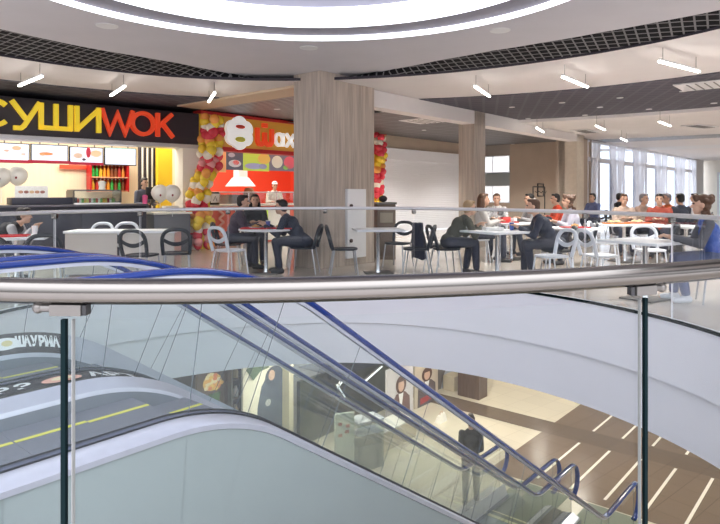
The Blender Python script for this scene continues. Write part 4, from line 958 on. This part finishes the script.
# ---------------------------------------------------------------- people
def remeshed(mb, name, m, voxel, sm=3, it=.5):
    me = bpy.data.meshes.new('tmp'); me.from_pydata([tuple(v) for v in mb.v], [], mb.f); o = bpy.data.objects.new('tmp', me); COL.objects.link(o)
    md = o.modifiers.new('r', 'REMESH'); md.mode = 'VOXEL'; md.voxel_size = voxel; md.use_smooth_shade = True
    if sm: s = o.modifiers.new('s', 'SMOOTH'); s.iterations = sm; s.factor = it
    dg = bpy.context.evaluated_depsgraph_get(); r = bpy.data.meshes.new_from_object(o.evaluated_get(dg)); bpy.data.objects.remove(o); bpy.data.meshes.remove(me)
    r.name = name; r.materials.clear(); r.materials.append(m)
    for p in r.polygons: p.use_smooth = True; p.material_index = 0
    return r
def lerp(a, b, t): return Vector(a)*(1-t)+Vector(b)*t
def person(loc, rz, label, top, trousers, hair='hair_brown', style='short', pose='sit', lean=12, reach=(.36,.80), shoes='shoe_dark', head_turn=0., cap=None, coat_len=0., group=None, female=False, vest=None, fine=False, turn=None):
    sit = pose == 'sit'
    ph = Vector((0,0,.56)) if sit else Vector((0,0,.92)); l = R(lean)
    ax = Vector((0,math.sin(l),math.cos(l))); fx = Vector((0,math.cos(l),-math.sin(l)))
    sh = .165 if female else .180
    chest = ph+ax*.30; shc = ph+ax*.46; neck = ph+ax*.51; hd = ph+ax*.57+Vector((0,.03,.085))
    J = {}
    for sx in (-1, 1):
        J['sh',sx] = shc+Vector((sx*sh,0,-.025)); J['hip',sx] = ph+Vector((sx*.095,0,-.012))
        if sit:
            J['kn',sx] = Vector((sx*.115,.43,.535)); J['an',sx] = Vector((sx*.12,.40+(.05 if sx > 0 else -.05),.085))
            J['el',sx] = J['sh',sx]+Vector((sx*.05,.10,-.25)); J['wr',sx] = Vector((sx*.10, max(reach[0], J['el',sx].y+.16), reach[1]))
        else:
            J['kn',sx] = Vector((sx*.105,.02,.49)); J['an',sx] = Vector((sx*.115,-.02+(.05 if sx > 0 else -.05),.085))
            if pose == 'work': J['el',sx] = J['sh',sx]+Vector((sx*.06,.06,-.27)); J['wr',sx] = J['el',sx]+Vector((-sx*.07,.22,.02))
            elif pose == 'stand': J['el',sx] = J['sh',sx]+Vector((sx*.025,-.02,-.27)); J['wr',sx] = J['el',sx]+Vector((-sx*.06,.17,-.12))
    vox = .008
    b = MB()
    b.ball(ph, .155,.115,.12); b.ball(ph+ax*.15, .125,.095,.13); b.ball(chest, .15,.105,.16); b.capsule(shc+Vector((-sh*.75,0,-.04)), .060, shc+Vector((sh*.75,0,-.04)), .060); b.capsule(shc, .065, neck, .056); b.capsule(neck-ax*.02, .054, hd-Vector((0,.015,.06)), .052)
    hm = Matrix.Rotation(R(head_turn), 3, 'Z')
    def H(x, y, z): return hd+hm @ Vector((x, y, z))
    b.ball(H(0,-.005,.03), .076,.094,.10, rot=hm); b.ball(H(0,.03,-.04), .058,.062,.075, rot=hm); b.ball(H(0,.055,-.085), .03,.03,.025, 10)
    b.capsule(H(0,.088,.015), .009, H(0,.108,-.022), .015, 8); b.ball(H(0,.082,-.062), .022,.012,.009, 8)
    for sx in (-1, 1): b.ball(H(sx*.077,-.005,-.005), .012,.022,.034, 10); b.ball(H(sx*.03,.078,.04), .022,.012,.008, 8)
    for sx in (-1, 1):
        b.capsule(J['sh',sx], .056, J['el',sx], .043); b.capsule(J['el',sx], .042, J['wr',sx], .028)
        d = (J['wr',sx]-J['el',sx]).normalized()
        side = Vector((-sx,0,0)); side = (side-d*side.dot(d)).normalized(); nrm = d.cross(side)
        if nrm.z > 0: nrm = -nrm
        palm = J['wr',sx]+d*.05; b.capsule(J['wr',sx], .026, palm-side*.018, .022, 8); b.capsule(palm+side*.02, .021, palm-side*.022, .021, 8); b.capsule(J['wr',sx]+d*.015, .024, palm+d*.03, .024, 8)
        for k, (w_, ln) in enumerate(((.030,.066),(.010,.078),(-.011,.072),(-.031,.056))):
            r0 = palm+d*.025+side*w_; m1 = r0+d*ln*.5+nrm*.008; b.capsule(r0, .0100, m1, .0095, 7); b.capsule(m1, .0095, m1+d*ln*.42+nrm*.026, .0088, 7)
        tb = J['wr',sx]+d*.025+side*.028; b.capsule(tb, .012, tb+side*.028+d*.030, .0105, 7); b.capsule(tb+side*.028+d*.030, .0105, tb+side*.032+d*.062+nrm*.01, .0095, 7)
        b.capsule(J['hip',sx], .088, J['kn',sx], .058); b.capsule(J['kn',sx], .056, lerp(J['kn',sx],J['an',sx],.35), .057); b.capsule(lerp(J['kn',sx],J['an',sx],.35), .057, J['an',sx], .038); b.capsule(J['an',sx]+Vector((0,-.02,-.03)), .036, J['an',sx]+Vector((sx*.02,.14,-.055)), .028)
    me = remeshed(b, 'person', M('skin'), vox, 2, .4)
    o = bpy.data.objects.new('person', me); COL.objects.link(o); o.location = loc; o.rotation_euler.z = rz; tag(o, label, 'person', group)
    def child(name, mb, m, v=.012, sm=3): q = bpy.data.objects.new(name, remeshed(mb, name, m, v, sm)); COL.objects.link(q); q.parent = o; return q
    e = .017
    b = MB(); b.ball(ph+ax*.02, .168+e*.3,.13,.12); b.ball(ph+ax*.15, .14+e*.3,.113,.14); b.ball(chest, .166,.122,.165); b.capsule(shc+Vector((-sh*.75,0,-.045)), .070, shc+Vector((sh*.75,0,-.045)), .070); b.capsule(shc+Vector((-.05,0,.0)), .07, shc+Vector((.05,0,.0)), .07); b.capsule(shc, .078, neck-ax*.03, .068)
    if coat_len:
        if sit: b.capsule(ph+Vector((-.08,.0,-.02)), .115, ph+Vector((-.08,.18,-.02)), .10); b.capsule(ph+Vector((.08,0,-.02)), .115, ph+Vector((.08,.18,-.02)), .10); b.capsule(ph+Vector((-.1,-.08,0)), .1, ph+Vector((.1,-.08,-.05)), .1)
        else: b.ball(ph-Vector((0,0,coat_len*.5)), .175,.135,coat_len)
    arms = MB() if vest else b
    for sx in (-1, 1): arms.capsule(J['sh',sx], .068, J['el',sx], .054); arms.capsule(J['el',sx], .054, lerp(J['el',sx],J['wr',sx],.92), .042)
    child('jacket' if not female else 'top', b, top)
    if vest: child('sleeves', arms, vest)
    b = MB(); b.ball(ph+Vector((0,0,-.01)), .166,.126,.115)
    for sx in (-1, 1): b.capsule(J['hip',sx], .102, J['kn',sx], .073); b.capsule(J['kn',sx], .073, lerp(J['kn',sx],J['an',sx],.9), .056)
    child('trousers', b, trousers)
    for sx in (-1, 1):
        b = MB(); a = J['an',sx]; b.capsule(a+Vector((0,-.03,-.035)), .045, a+Vector((sx*.02,.13,-.048)), .036); b.capsule(a, .046, a+Vector((0,0,-.03)), .046); b.capsule(a+Vector((0,.02,-.04)), .044, a+Vector((sx*.015,.10,-.045)), .042)
        for i in range(len(b.v)): b.v[i].z = max(b.v[i].z, .004)
        child('shoe', b, M(shoes), .010, 2)
    if cap: b = MB(); b.ball(H(0,-.01,.085), .088,.102,.075, rot=hm); b.ball(H(0,.03,.07), .085,.10,.025, rot=hm); child('cap', b, cap, .01, 2)
    b = MB(); b.ball(H(0,-.028,.055), .085,.094,.088, rot=hm); b.ball(H(0,-.05,.0), .080,.070,.085, rot=hm); b.ball(H(0,.045,.105), .060,.045,.028, rot=hm)
    if style == 'long':
        for sx in (-1, 1): b.capsule(H(sx*.066,-.02,.03), .030, H(sx*.085,-.03,-.13), .034, 9)
        b.capsule(H(0,-.07,.02), .068, H(0,-.085,-.20), .065); b.capsule(H(-.05,-.06,0), .045, H(-.06,-.07,-.18), .045); b.capsule(H(.05,-.06,0), .045, H(.06,-.07,-.18), .045)
    if style == 'bun': b.ball(H(0,-.12,.06), .045)
    if style == 'curly':
        rr = random.Random(5)
        for i in range(34):
            a = rr.uniform(0,2*PI); t_ = rr.uniform(-.16,.12)
            if math.sin(a) > .45 and t_ < .06: continue
            b.ball(H(.085*math.cos(a), -.03+.088*math.sin(a), t_), rr.uniform(.03,.045), n=8)
    child('hair', b, M(hair), .010, 2)
    for sx in (-1, 1):
        b = MB(); b.ball(H(sx*.030,.083,.022), .0115, n=10); b.obj('eye', cm(.06,.05,.05,.2), o)
    return o
BK, NV, GY = cm(.02,.02,.024), cm(.022,.028,.055), cm(.16,.165,.18); JN = cm(.05,.075,.16); JD = cm(.03,.035,.055)
PG = 'diners'
def seated(kind, px, d, rz, label, clabel, *a, **k):
    l = F(px, d); f = Vector((-math.sin(rz), math.cos(rz), 0)); chair(kind, l, rz, clabel, 'chairs under diners'); return person(l+f*.03, rz, label, *a, **k)
seated('black', -12, 9.3, R(-80), 'person in black with pale sleeves at the far left edge table', 'black chair under the diner at the far left edge', BK, JD, 'hair_black', 'short', lean=52, vest=cm(.4,.4,.42), group=PG)
seated('black', 229, 10.9, R(-85), 'diner in a dark plum jacket at the left of the round table', 'black chair under the diner in the plum jacket', cm(.055,.035,.06), JD, 'hair_black', 'short', lean=20, reach=(.5,.80), group=PG)
seated('black', 254, 11.8, R(-165), 'diner with long black hair behind the round table', 'black chair under the long black haired diner', BK, JD, 'hair_black', 'long', lean=14, female=True, group=PG)
seated('black', 304, 10.25, R(84), 'diner in a long navy coat bending over the round table from the right', 'black chair under the diner in the long navy coat', NV, JD, 'hair_black', 'short', lean=36, coat_len=.3, reach=(.62,.80), group=PG)
person(G(SP(273,14.15),14.15), GR+PI-.4, 'cook in a white uniform and white cap behind the kebab counter', M('warm_white'), M('warm_white'), 'hair_black', 'short', 'work', 14, cap=M('white'))
person(G(SP(143,13.25),13.25), GR+PI, 'cashier with tied dark hair and white collar top behind the sushi counter', cm(.10,.11,.16), BK, 'hair_black', 'bun', 'work', 4, female=True)
seated('black', 446, 10.0, R(-80), 'diner in a dark olive jacket leaning right, between the hung coats and the papers table', 'black chair under the diner in the olive jacket', cm(.075,.075,.055), JD, 'hair_fair', 'short', lean=38, group=PG)
seated('white', 478, 12.0, R(-95), 'woman with brown hair and pale grey cardigan in front of the second pillar', 'white chair under the woman in the pale grey cardigan', cm(.55,.52,.50), JD, 'hair_brown', 'long', lean=6, female=True, group=PG)
seated('white', 497, 13.5, R(165), 'woman in a white patterned top facing the camera below the small windows', 'white chair under the woman in the white patterned top', mat('patterned_cloth', (.62,.6,.6), .8, noise=.6, nscale=40), JD, 'hair_brown', 'short', lean=8, female=True, group=PG)
seated('black', 556, 9.7, R(82), 'large diner in a dark navy coat bending left over the papers table', 'black chair under the large diner in the navy coat', NV, JD, 'hair_brown', 'short', lean=32, coat_len=.3, reach=(.55,.80), group=PG)
seated('black', 536, 13.3, R(100), 'dark haired diner in a grey top behind the navy coat diner', 'black chair under the diner in the grey top', cm(.35,.33,.33), JD, 'hair_black', 'short', lean=10, group=PG)
seated('black', 563, 14.3, R(85), 'diner in a bright red top near the tan wall', 'black chair under the diner in the bright red top', cm(.75,.08,.03), JD, 'hair_black', 'short', lean=12, group=PG)
seated('black', 579, 11.5, R(88), 'brown haired diner in a lavender white shirt by the red tray', 'black chair under the diner in the lavender shirt', cm(.60,.58,.68), JD, 'hair_brown', 'curly', lean=16, female=True, group=PG)
seated('black', 595, 18.0, R(120), 'small far diner in a slate blue top at the first window bay', 'black chair under the far diner in slate blue', cm(.12,.15,.3), JD, 'hair_black', 'short', lean=6, group=PG)
seated('black', 616, 18.5, R(-90), 'small far diner in black at the second window bay', 'black chair under the far diner in black', BK, JD, 'hair_black', 'short', lean=6, group=PG)
seated('black', 622, 13.4, R(170), 'diner in a beige top facing the camera behind the crowded table', 'black chair under the diner in the beige top', cm(.60,.45,.36), JD, 'hair_brown', 'short', lean=14, female=True, group=PG)
seated('black', 638, 13.9, R(-150), 'grey haired diner in a tan jacket at the right of the crowded table', 'black chair under the diner in the tan jacket', cm(.50,.36,.28), JD, 'hair_grey', 'short', lean=10, group=PG)
seated('black', 660, 13.0, R(150), 'dark haired diner in a brick red jacket before the fourth window bay', 'black chair under the diner in the brick red jacket', cm(.42,.08,.05), JD, 'hair_black', 'short', lean=10, group=PG)
seated('black', 672, 14.6, R(95), 'grey haired diner in an orange top before the windows', 'black chair under the diner in the orange top', cm(.75,.22,.08), JD, 'hair_grey', 'short', lean=8, group=PG)
seated('black', 684, 13.6, R(10), 'diner in a dark blue-grey jacket seen from behind at right', 'black chair under the diner in the blue-grey jacket', cm(.06,.07,.10), JD, 'hair_black', 'short', lean=8, group=PG)
seated('black', 700, 17.0, R(60), 'small far dark haired diner in white at the right end wall', 'black chair under the far diner in white', cm(.6,.6,.62), JD, 'hair_black', 'short', lean=8, group=PG)
seated('black', 719, 7.45, R(72), 'woman in a bright blue vest with curly dark hair at the right edge', 'black chair under the woman in the blue vest', cm(.05,.13,.55), cm(.07,.10,.22), 'hair_brown', 'curly', lean=14, reach=(.5,.80), shoes='shoe_white', vest=cm(.13,.13,.15), female=True, group=PG)
# wrought metal rack by the tan wall
t = thing('coat_rack', 'dark metal frame rack standing before the tan wall', 'rack', F(539,20.0), GR)
for x in (-.45,.45): b = MB(); b.tube([(x,0,0),(x,0,1.55)], .02); b.obj('post', M('black'), t)
b = MB(); b.tube([(-.45,0,1.55),(.45,0,1.55)], .02); b.tube([(-.1,0,1.25),(-.1,0,1.65),(.35,0,1.65),(.35,0,1.25),(-.1,0,1.25)], .025); b.obj('rail', M('black'), t)
for x in (-.3,.0,.3): b = MB(); b.tube([(x,0,1.4),(x,-.1,1.35),(x,-.12,1.42)], .012); b.obj('hook', M('black'), t)
# man on the lower floor
mn = person(F(471,10.75,LOW), R(-8), 'man in a dark olive jacket standing with his back turned beside the escalator foot below', cm(.045,.045,.03), cm(.16,.16,.15), 'hair_black', 'short', 'stand', 3, coat_len=.06); mn.scale = (.88,.95,.94)
# ---------------------------------------------------------------- lower shops
PL = 9.0
def low_z(px, py, p): return ZP(px, py, p)
struct(gbox('wall_shop_lower', cm(.10,.085,.07), 1.0, 9.6, PL+2.2, PL+2.4, LOW, -1.3))
struct(gbox('wall_shop_lower.001', M('storefront_dark'), SP(331,PL+.3), SP(402,PL+.3), PL+.3, PL+.4, LOW+1.35, -1.3))
struct(gbox('wall_shop_lower.003', cm(.05,.055,.03), SP(300,PL+.6), SP(402,PL+.6), PL+.6, PL+.7, LOW, LOW+1.4))
struct(gbox('wall_shop_lower.002', M('counter_cream'), SP(440,9.6), 26, 9.6, 9.8, LOW, -1.3))
for px0, px1 in ((289,293.5),):
    struct(gbox('wall_shop_lower.004', M('counter_cream'), SP(px0,PL-.1), SP(px1,PL-.1), PL-.1, PL+.1, LOW, -1.3))
struct(gbox('wall_shop_lower.005', M('steel_dark'), SP(231,PL+.1), SP(233,PL+.1), PL+.1, PL+.2, LOW, -1.3))
def ad(name, label, px0, px1, y0, y1, p, bg, shapes, cat='poster'):
    """ flat picture board; shapes are polygons in board fractions """
    a, c = SP(px0,p), SP(px1,p); pm = (px0+px1)/2; z0, z1 = low_z(pm,y1,p), low_z(pm,y0,p); w = c-a; h = z1-z0
    t = thing(name, label, cat, G(a,p,max(z0,LOW)), GR); h = z1-max(z0,LOW)
    b = MB(); b.box(0,w,0,.05,0,h,.006); b.obj('board', bg, t)
    for i, (nm, m, poly) in enumerate(shapes):
        b = MB(); b.prism([(x*w, y*h) for x, y in poly], 1, -.004-.003*i, -.001-.003*i+.0), b.obj(nm, m, t, smooth=False)
    return t
def ell(cx, cy, rx, ry, n=18): return [(cx+rx*math.cos(2*PI*i/n), cy+ry*math.sin(2*PI*i/n)) for i in range(n)]
SK_ = cm(.62,.40,.30); HB = cm(.10,.045,.025)
def portrait(cx, top, s, jacket):
    return [('jacket_picture', jacket, [(cx-.36*s,0),(cx+.36*s,0),(cx+.34*s,top-.42),(cx+.16*s,top-.30),(cx-.16*s,top-.30),(cx-.34*s,top-.42)]),
            ('shirt_picture', M('white'), [(cx-.09*s,top-.31),(cx+.09*s,top-.31),(cx+.03*s,top-.55),(cx-.03*s,top-.55)]),
            ('hair_picture', HB, ell(cx,top-.15,.20*s,.165)), ('face_picture', SK_, ell(cx,top-.165,.115*s,.115)),
            ('hair_picture', HB, [(cx-.14*s,top-.06),(cx,top-.02),(cx+.14*s,top-.06),(cx+.08*s,top-.095),(cx-.08*s,top-.095)])]
ad('advert_poster', 'tall pale poster of a brown haired person in a brown jacket, left of two', 387, 413, 366, 420, 8.7, cm(.60,.58,.60), portrait(.52,.80,1.0,cm(.16,.09,.08)))
ad('advert_poster', 'tall poster of a brown haired person in a dark suit, right of two', 415, 438, 362, 413, 9.0, cm(.58,.50,.40), portrait(.5,.86,1.1,cm(.12,.09,.09))+[('caption_picture', cm(.40,.05,.05), [(.2,.06),(.85,.10),(.85,.24),(.2,.20)])])
ad('advert_poster', 'poster with a silver grey draped figure beside the brown pillar', 438, 457, 360, 402, 9.4, cm(.16,.14,.12), [('figure_picture', cm(.55,.58,.62), [(.15,0),(.85,0),(.75,.45),(.62,.62),(.38,.62),(.25,.45)]), ('figure_picture', cm(.62,.65,.70), ell(.5,.72,.17,.15)), ('figure_picture', cm(.3,.33,.36), ell(.5,.70,.08,.08))])
ad('advert_poster', 'bright poster of an orange and yellow flower bouquet at the left of the lower shops', 197, 228, 360, 425, PL+.3, cm(.24,.17,.12), [('bouquet_picture', em(.9,.6,.2,.25), ell(.48,.66,.30,.13)), ('bouquet_picture', em(.95,.8,.45,.35), ell(.42,.72,.18,.09)), ('bouquet_picture', em(.85,.35,.15,.25), ell(.62,.60,.14,.07)), *[('bouquet_picture', em(*[(.95,.8,.5),(.9,.5,.15),(.95,.65,.2),(.85,.3,.12)][i % 4], .3), ell(.46+.26*math.cos(i*2.4)*(.4+.05*i), .66+.12*math.sin(i*2.4)*(.4+.05*i), .07, .03, 10)) for i in range(14)], ('leaf_picture', cm(.1,.2,.06), [(.3,.5),(.7,.5),(.56,.2),(.42,.2)])])
ad('advert_poster', 'large cream poster of a dark hooded figure in the lower shop window', 243, 289, 352, 440, PL+.1, em(.80,.72,.58,.12), [('figure_picture', cm(.10,.115,.15), [(.28,0),(.98,0),(.97,.45),(.86,.66),(.70,.74),(.52,.74),(.38,.62),(.30,.4)]), ('figure_picture', cm(.07,.08,.11), ell(.66,.70,.2,.12)), ('figure_picture', SK_, ell(.60,.72,.07,.06)), ('mark_picture', cm(.5,.48,.45), ell(.52,.42,.06,.04)), ('leaf_picture', cm(.12,.17,.10), [(.05,.86),(.4,.95),(.55,.82),(.35,.80),(.2,.72)])])
# goods shelves between the flower poster and the dark figure poster
t = thing('goods_rack', 'narrow dark rack with small coloured goods left of the cream poster', 'rack', G(SP(236,PL+.2),PL+.2,LOW), GR)
for x in (-.16,.16): b = MB(); b.box(x-.02,x+.02,0,.3,0,2.6); b.obj('side_panel', cm(.08,.06,.05), t)
for i in range(7): b = MB(); b.box(-.16,.16,0,.3,.2+i*.36,.22+i*.36); b.obj('shelf_board', cm(.12,.09,.07), t)
for i in range(10):
    b = MB(); b.lathe([(0,0),(.05,0),(.055,.12),(.03,.16),(.03,.2),(0,.2)], 10); o = b.obj('jar', cm(*[(.6,.1,.1),(.7,.65,.6),(.15,.3,.35),(.55,.4,.2)][i % 4]), loc=G(SP(236,PL+.2)-.07+.14*(i % 2),PL+.3,LOW+.22+.36*(2+i//2)))
    tag(o, f'{["red","white","teal","tan"][i%4]} jar on the narrow dark rack, {["left","right"][i%2]} side, {["lowest","second","third","fourth","top"][i//2]} row with jars', 'jar', 'jars on the narrow rack')
# light reflections on the dark storefront, built as glowing tubes
for i, (px, py, rz_, lab) in enumerate(((374,373.5,-.32,'long bright reflection streak on the dark storefront, upper right'), (343,381,-.55,'bright reflection streak on the dark storefront, left'), (341,391,.9,'steep bright reflection streak on the dark storefront, lower left'))):
    t = thing('tube_reflection', lab, 'reflection', G(SP(px,PL+.22), PL+.22, low_z(px,py,PL+.22)), GR, 'light reflections on the dark storefront')
    b = MB(); d = Vector((math.cos(rz_), 0, -math.sin(rz_)))*(.33 if i == 0 else .22); b.tube([-d, d], .018, 8); b.obj('light_tube', em(.9,.92,.95,.8), t); b = MB(); b.tube([-d+Vector((0,.04,.0)), d+Vector((0,.04,.0))], .03, 8); b.obj('lamp_housing', M('steel_dark'), t)
# information stand, glass case, counters, bag
t = thing('info_stand', 'upright cream information stand with red marks below the escalator', 'stand', G(SP(345,8.0),8.0,LOW), GR-.5)
b = MB(); b.box(-.2,.2,0,.08,.03,1.18,.008); b.obj('stand_panel', cm(.60,.66,.56), t); b = MB(); b.box(-.25,.25,-.12,.2,0,.03); b.obj('stand_foot', M('steel_dark'), t)
for (x, z) in ((-.1,.98),(.06,.93),(.04,.82),(-.1,.76)): b = MB(); b.box(x-.04,x+.04,-.006,0,z-.03,z+.03); b.obj('red_mark', cm(.45,.06,.06), t)
t = thing('glass_case', 'low glass show case next to the cream information stand', 'show case', G(SP(366,7.9),7.9,LOW), GR-.3)
b = MB(); b.box(-.3,.3,-.2,.2,0,.5,.01); b.obj('case_base', cm(.20,.22,.2), t); b = MB(); b.box(-.3,.3,-.2,.2,.5,.95); b.obj('case_glass', M('glass_shop'), t); b = MB(); b.box(-.31,.31,-.21,.21,.95,.98); b.obj('case_top', M('window_frame'), t); b = MB(); b.box(-.29,.29,-.19,.19,.7,.715); b.obj('glass_shelf', M('window_frame'), t)
t = thing('promo_counter', 'cream low shop counter between the glass case and the posters', 'counter', G(SP(403,8.0),8.0,LOW), GR)
b = MB(); b.box(-.75,.5,0,.45,0,.42,.01); b.obj('counter_body', M('counter_cream'), t); b = MB(); b.box(-.78,.53,-.03,.48,.42,.45); b.obj('counter_top', M('warm_white'), t)
o = box_item('promo_cube', G(SP(455,9.15),9.15,LOW), GR, .7, .35, .40, M('counter_cream'), 'cream plinth under the silver figure poster', 'plinth')
t = thing('shopping_bag', 'small white bag lying on the cream floor right of the posters', 'bag', G(SP(441,8.05),8.05,LOW), GR)
b = MB(); b.add([(-.16,-.08,0),(.16,-.08,0),(.16,.08,0),(-.16,.08,0),(-.11,-.03,.16),(.13,-.03,.2),(.13,.03,.2),(-.11,.03,.16)], [(3,2,1,0),(4,5,6,7),(0,1,5,4),(1,2,6,5),(2,3,7,6),(3,0,4,7)]); b.obj('bag_body', M('warm_white'), t); b = MB(); b.tube([(-.05,0,.17),(-.03,0,.24),(.05,0,.25),(.07,0,.19)], .01, 6); b.obj('bag_handle', cm(.5,.35,.25), t)
struct(gbox('pillar_lower', M('brown_pillar'), SP(479,8.1), SP(479,8.1)+.45, 8.1, 8.75, LOW, -1.29))
struct(gbox('pillar_lower.001', M('brown_pillar'), SP(461,9.3), SP(461,9.3)+.3, 9.3, 9.55, LOW, -1.29))
# ---------------------------------------------------------------- light
area('shop_fill_light.001', G(11.5,14.5,3.05), 5., 150, (1,.95,.88), (0,0,GR), 2.0)  # added area light, out of sight, to brighten the kebab shop
# added unseen fill spots under the ceilings of hall and lower floor
def spot(loc, e, col=(1,.95,.88), ang=130):
    l = bpy.data.lights.new('spot', 'SPOT'); l.energy = e; l.color = col; l.spot_size = R(ang); l.spot_blend = .8; l.shadow_soft_size = .12
    o = bpy.data.objects.new('fill_spot', l); COL.objects.link(o); o.location = loc; return o
for i, a in enumerate((22, 42, 60, 128, 145, 163)): spot(ang_pt(BC, a, 7.3, 3.3), 260)
for s in (12, 16, 20, 25, 30, 35):
    for p in (.5, 4.2): spot(G(s, p, 3.22), 330, (1,.96,.92))
for s in (12.5, 16, 19.5): spot(G(s, 10.0, 3.2), 520)
for s, p in ((10,9.0),(13,7.5),(16,6),(13,3.5),(16,2),(18,8),(8,8.2),(5,8),(11.2,6.6),(11.2,1.5)): spot(G(s, p, -1.36), 190, (1,.93,.82), 150)
w = bpy.data.worlds.new('world'); scene.world = w; w.use_nodes = True
nt = w.node_tree; bg = nt.nodes['Background']; tc = nt.nodes.new('ShaderNodeTexCoord'); sx = nt.nodes.new('ShaderNodeSeparateXYZ'); rp = nt.nodes.new('ShaderNodeValToRGB')
rp.color_ramp.elements[0].position = .48; rp.color_ramp.elements[0].color = (.20,.20,.21,1); rp.color_ramp.elements[1].position = .80; rp.color_ramp.elements[1].color = (1.9,1.95,2.1,1)
mp = nt.nodes.new('ShaderNodeMapRange'); mp.inputs[1].default_value = -1; nt.links.new(tc.outputs['Generated'], sx.inputs[0]); nt.links.new(sx.outputs['Z'], mp.inputs[0]); nt.links.new(mp.outputs[0], rp.inputs[0])
# daylight outside the window wall (ahead and to the right)
m2 = nt.nodes.new('ShaderNodeMapRange'); m2.inputs[1].default_value = .2; m2.inputs[2].default_value = .6; nt.links.new(sx.outputs['Y'], m2.inputs[0])
mc = nt.nodes.new('ShaderNodeMix'); mc.data_type = 'RGBA'; mc.inputs[7].default_value = (.66,.70,.78,1); nt.links.new(m2.outputs[0], mc.inputs[0]); nt.links.new(rp.outputs[0], mc.inputs[6]); nt.links.new(mc.outputs[2], bg.inputs[0])
bg.inputs[1].default_value = 3.1
# ---------------------------------------------------------------- camera
cd = bpy.data.cameras.new('camera'); cd.sensor_width = 36; cd.lens = FPX/720*36; cd.shift_y = -(262-HY)/720; cd.clip_start = .05; cd.clip_end = 200
co = bpy.data.objects.new('camera', cd); COL.objects.link(co); co.location = (0,0,EYE); co.rotation_euler = (PI/2,0,0); scene.camera = co
scene.view_settings.view_transform = 'Standard'; scene.view_settings.look = 'None'; scene.view_settings.exposure = 0.0
scene.cycles.max_bounces = 8; scene.cycles.transparent_max_bounces = 24; scene.cycles.use_denoising = True
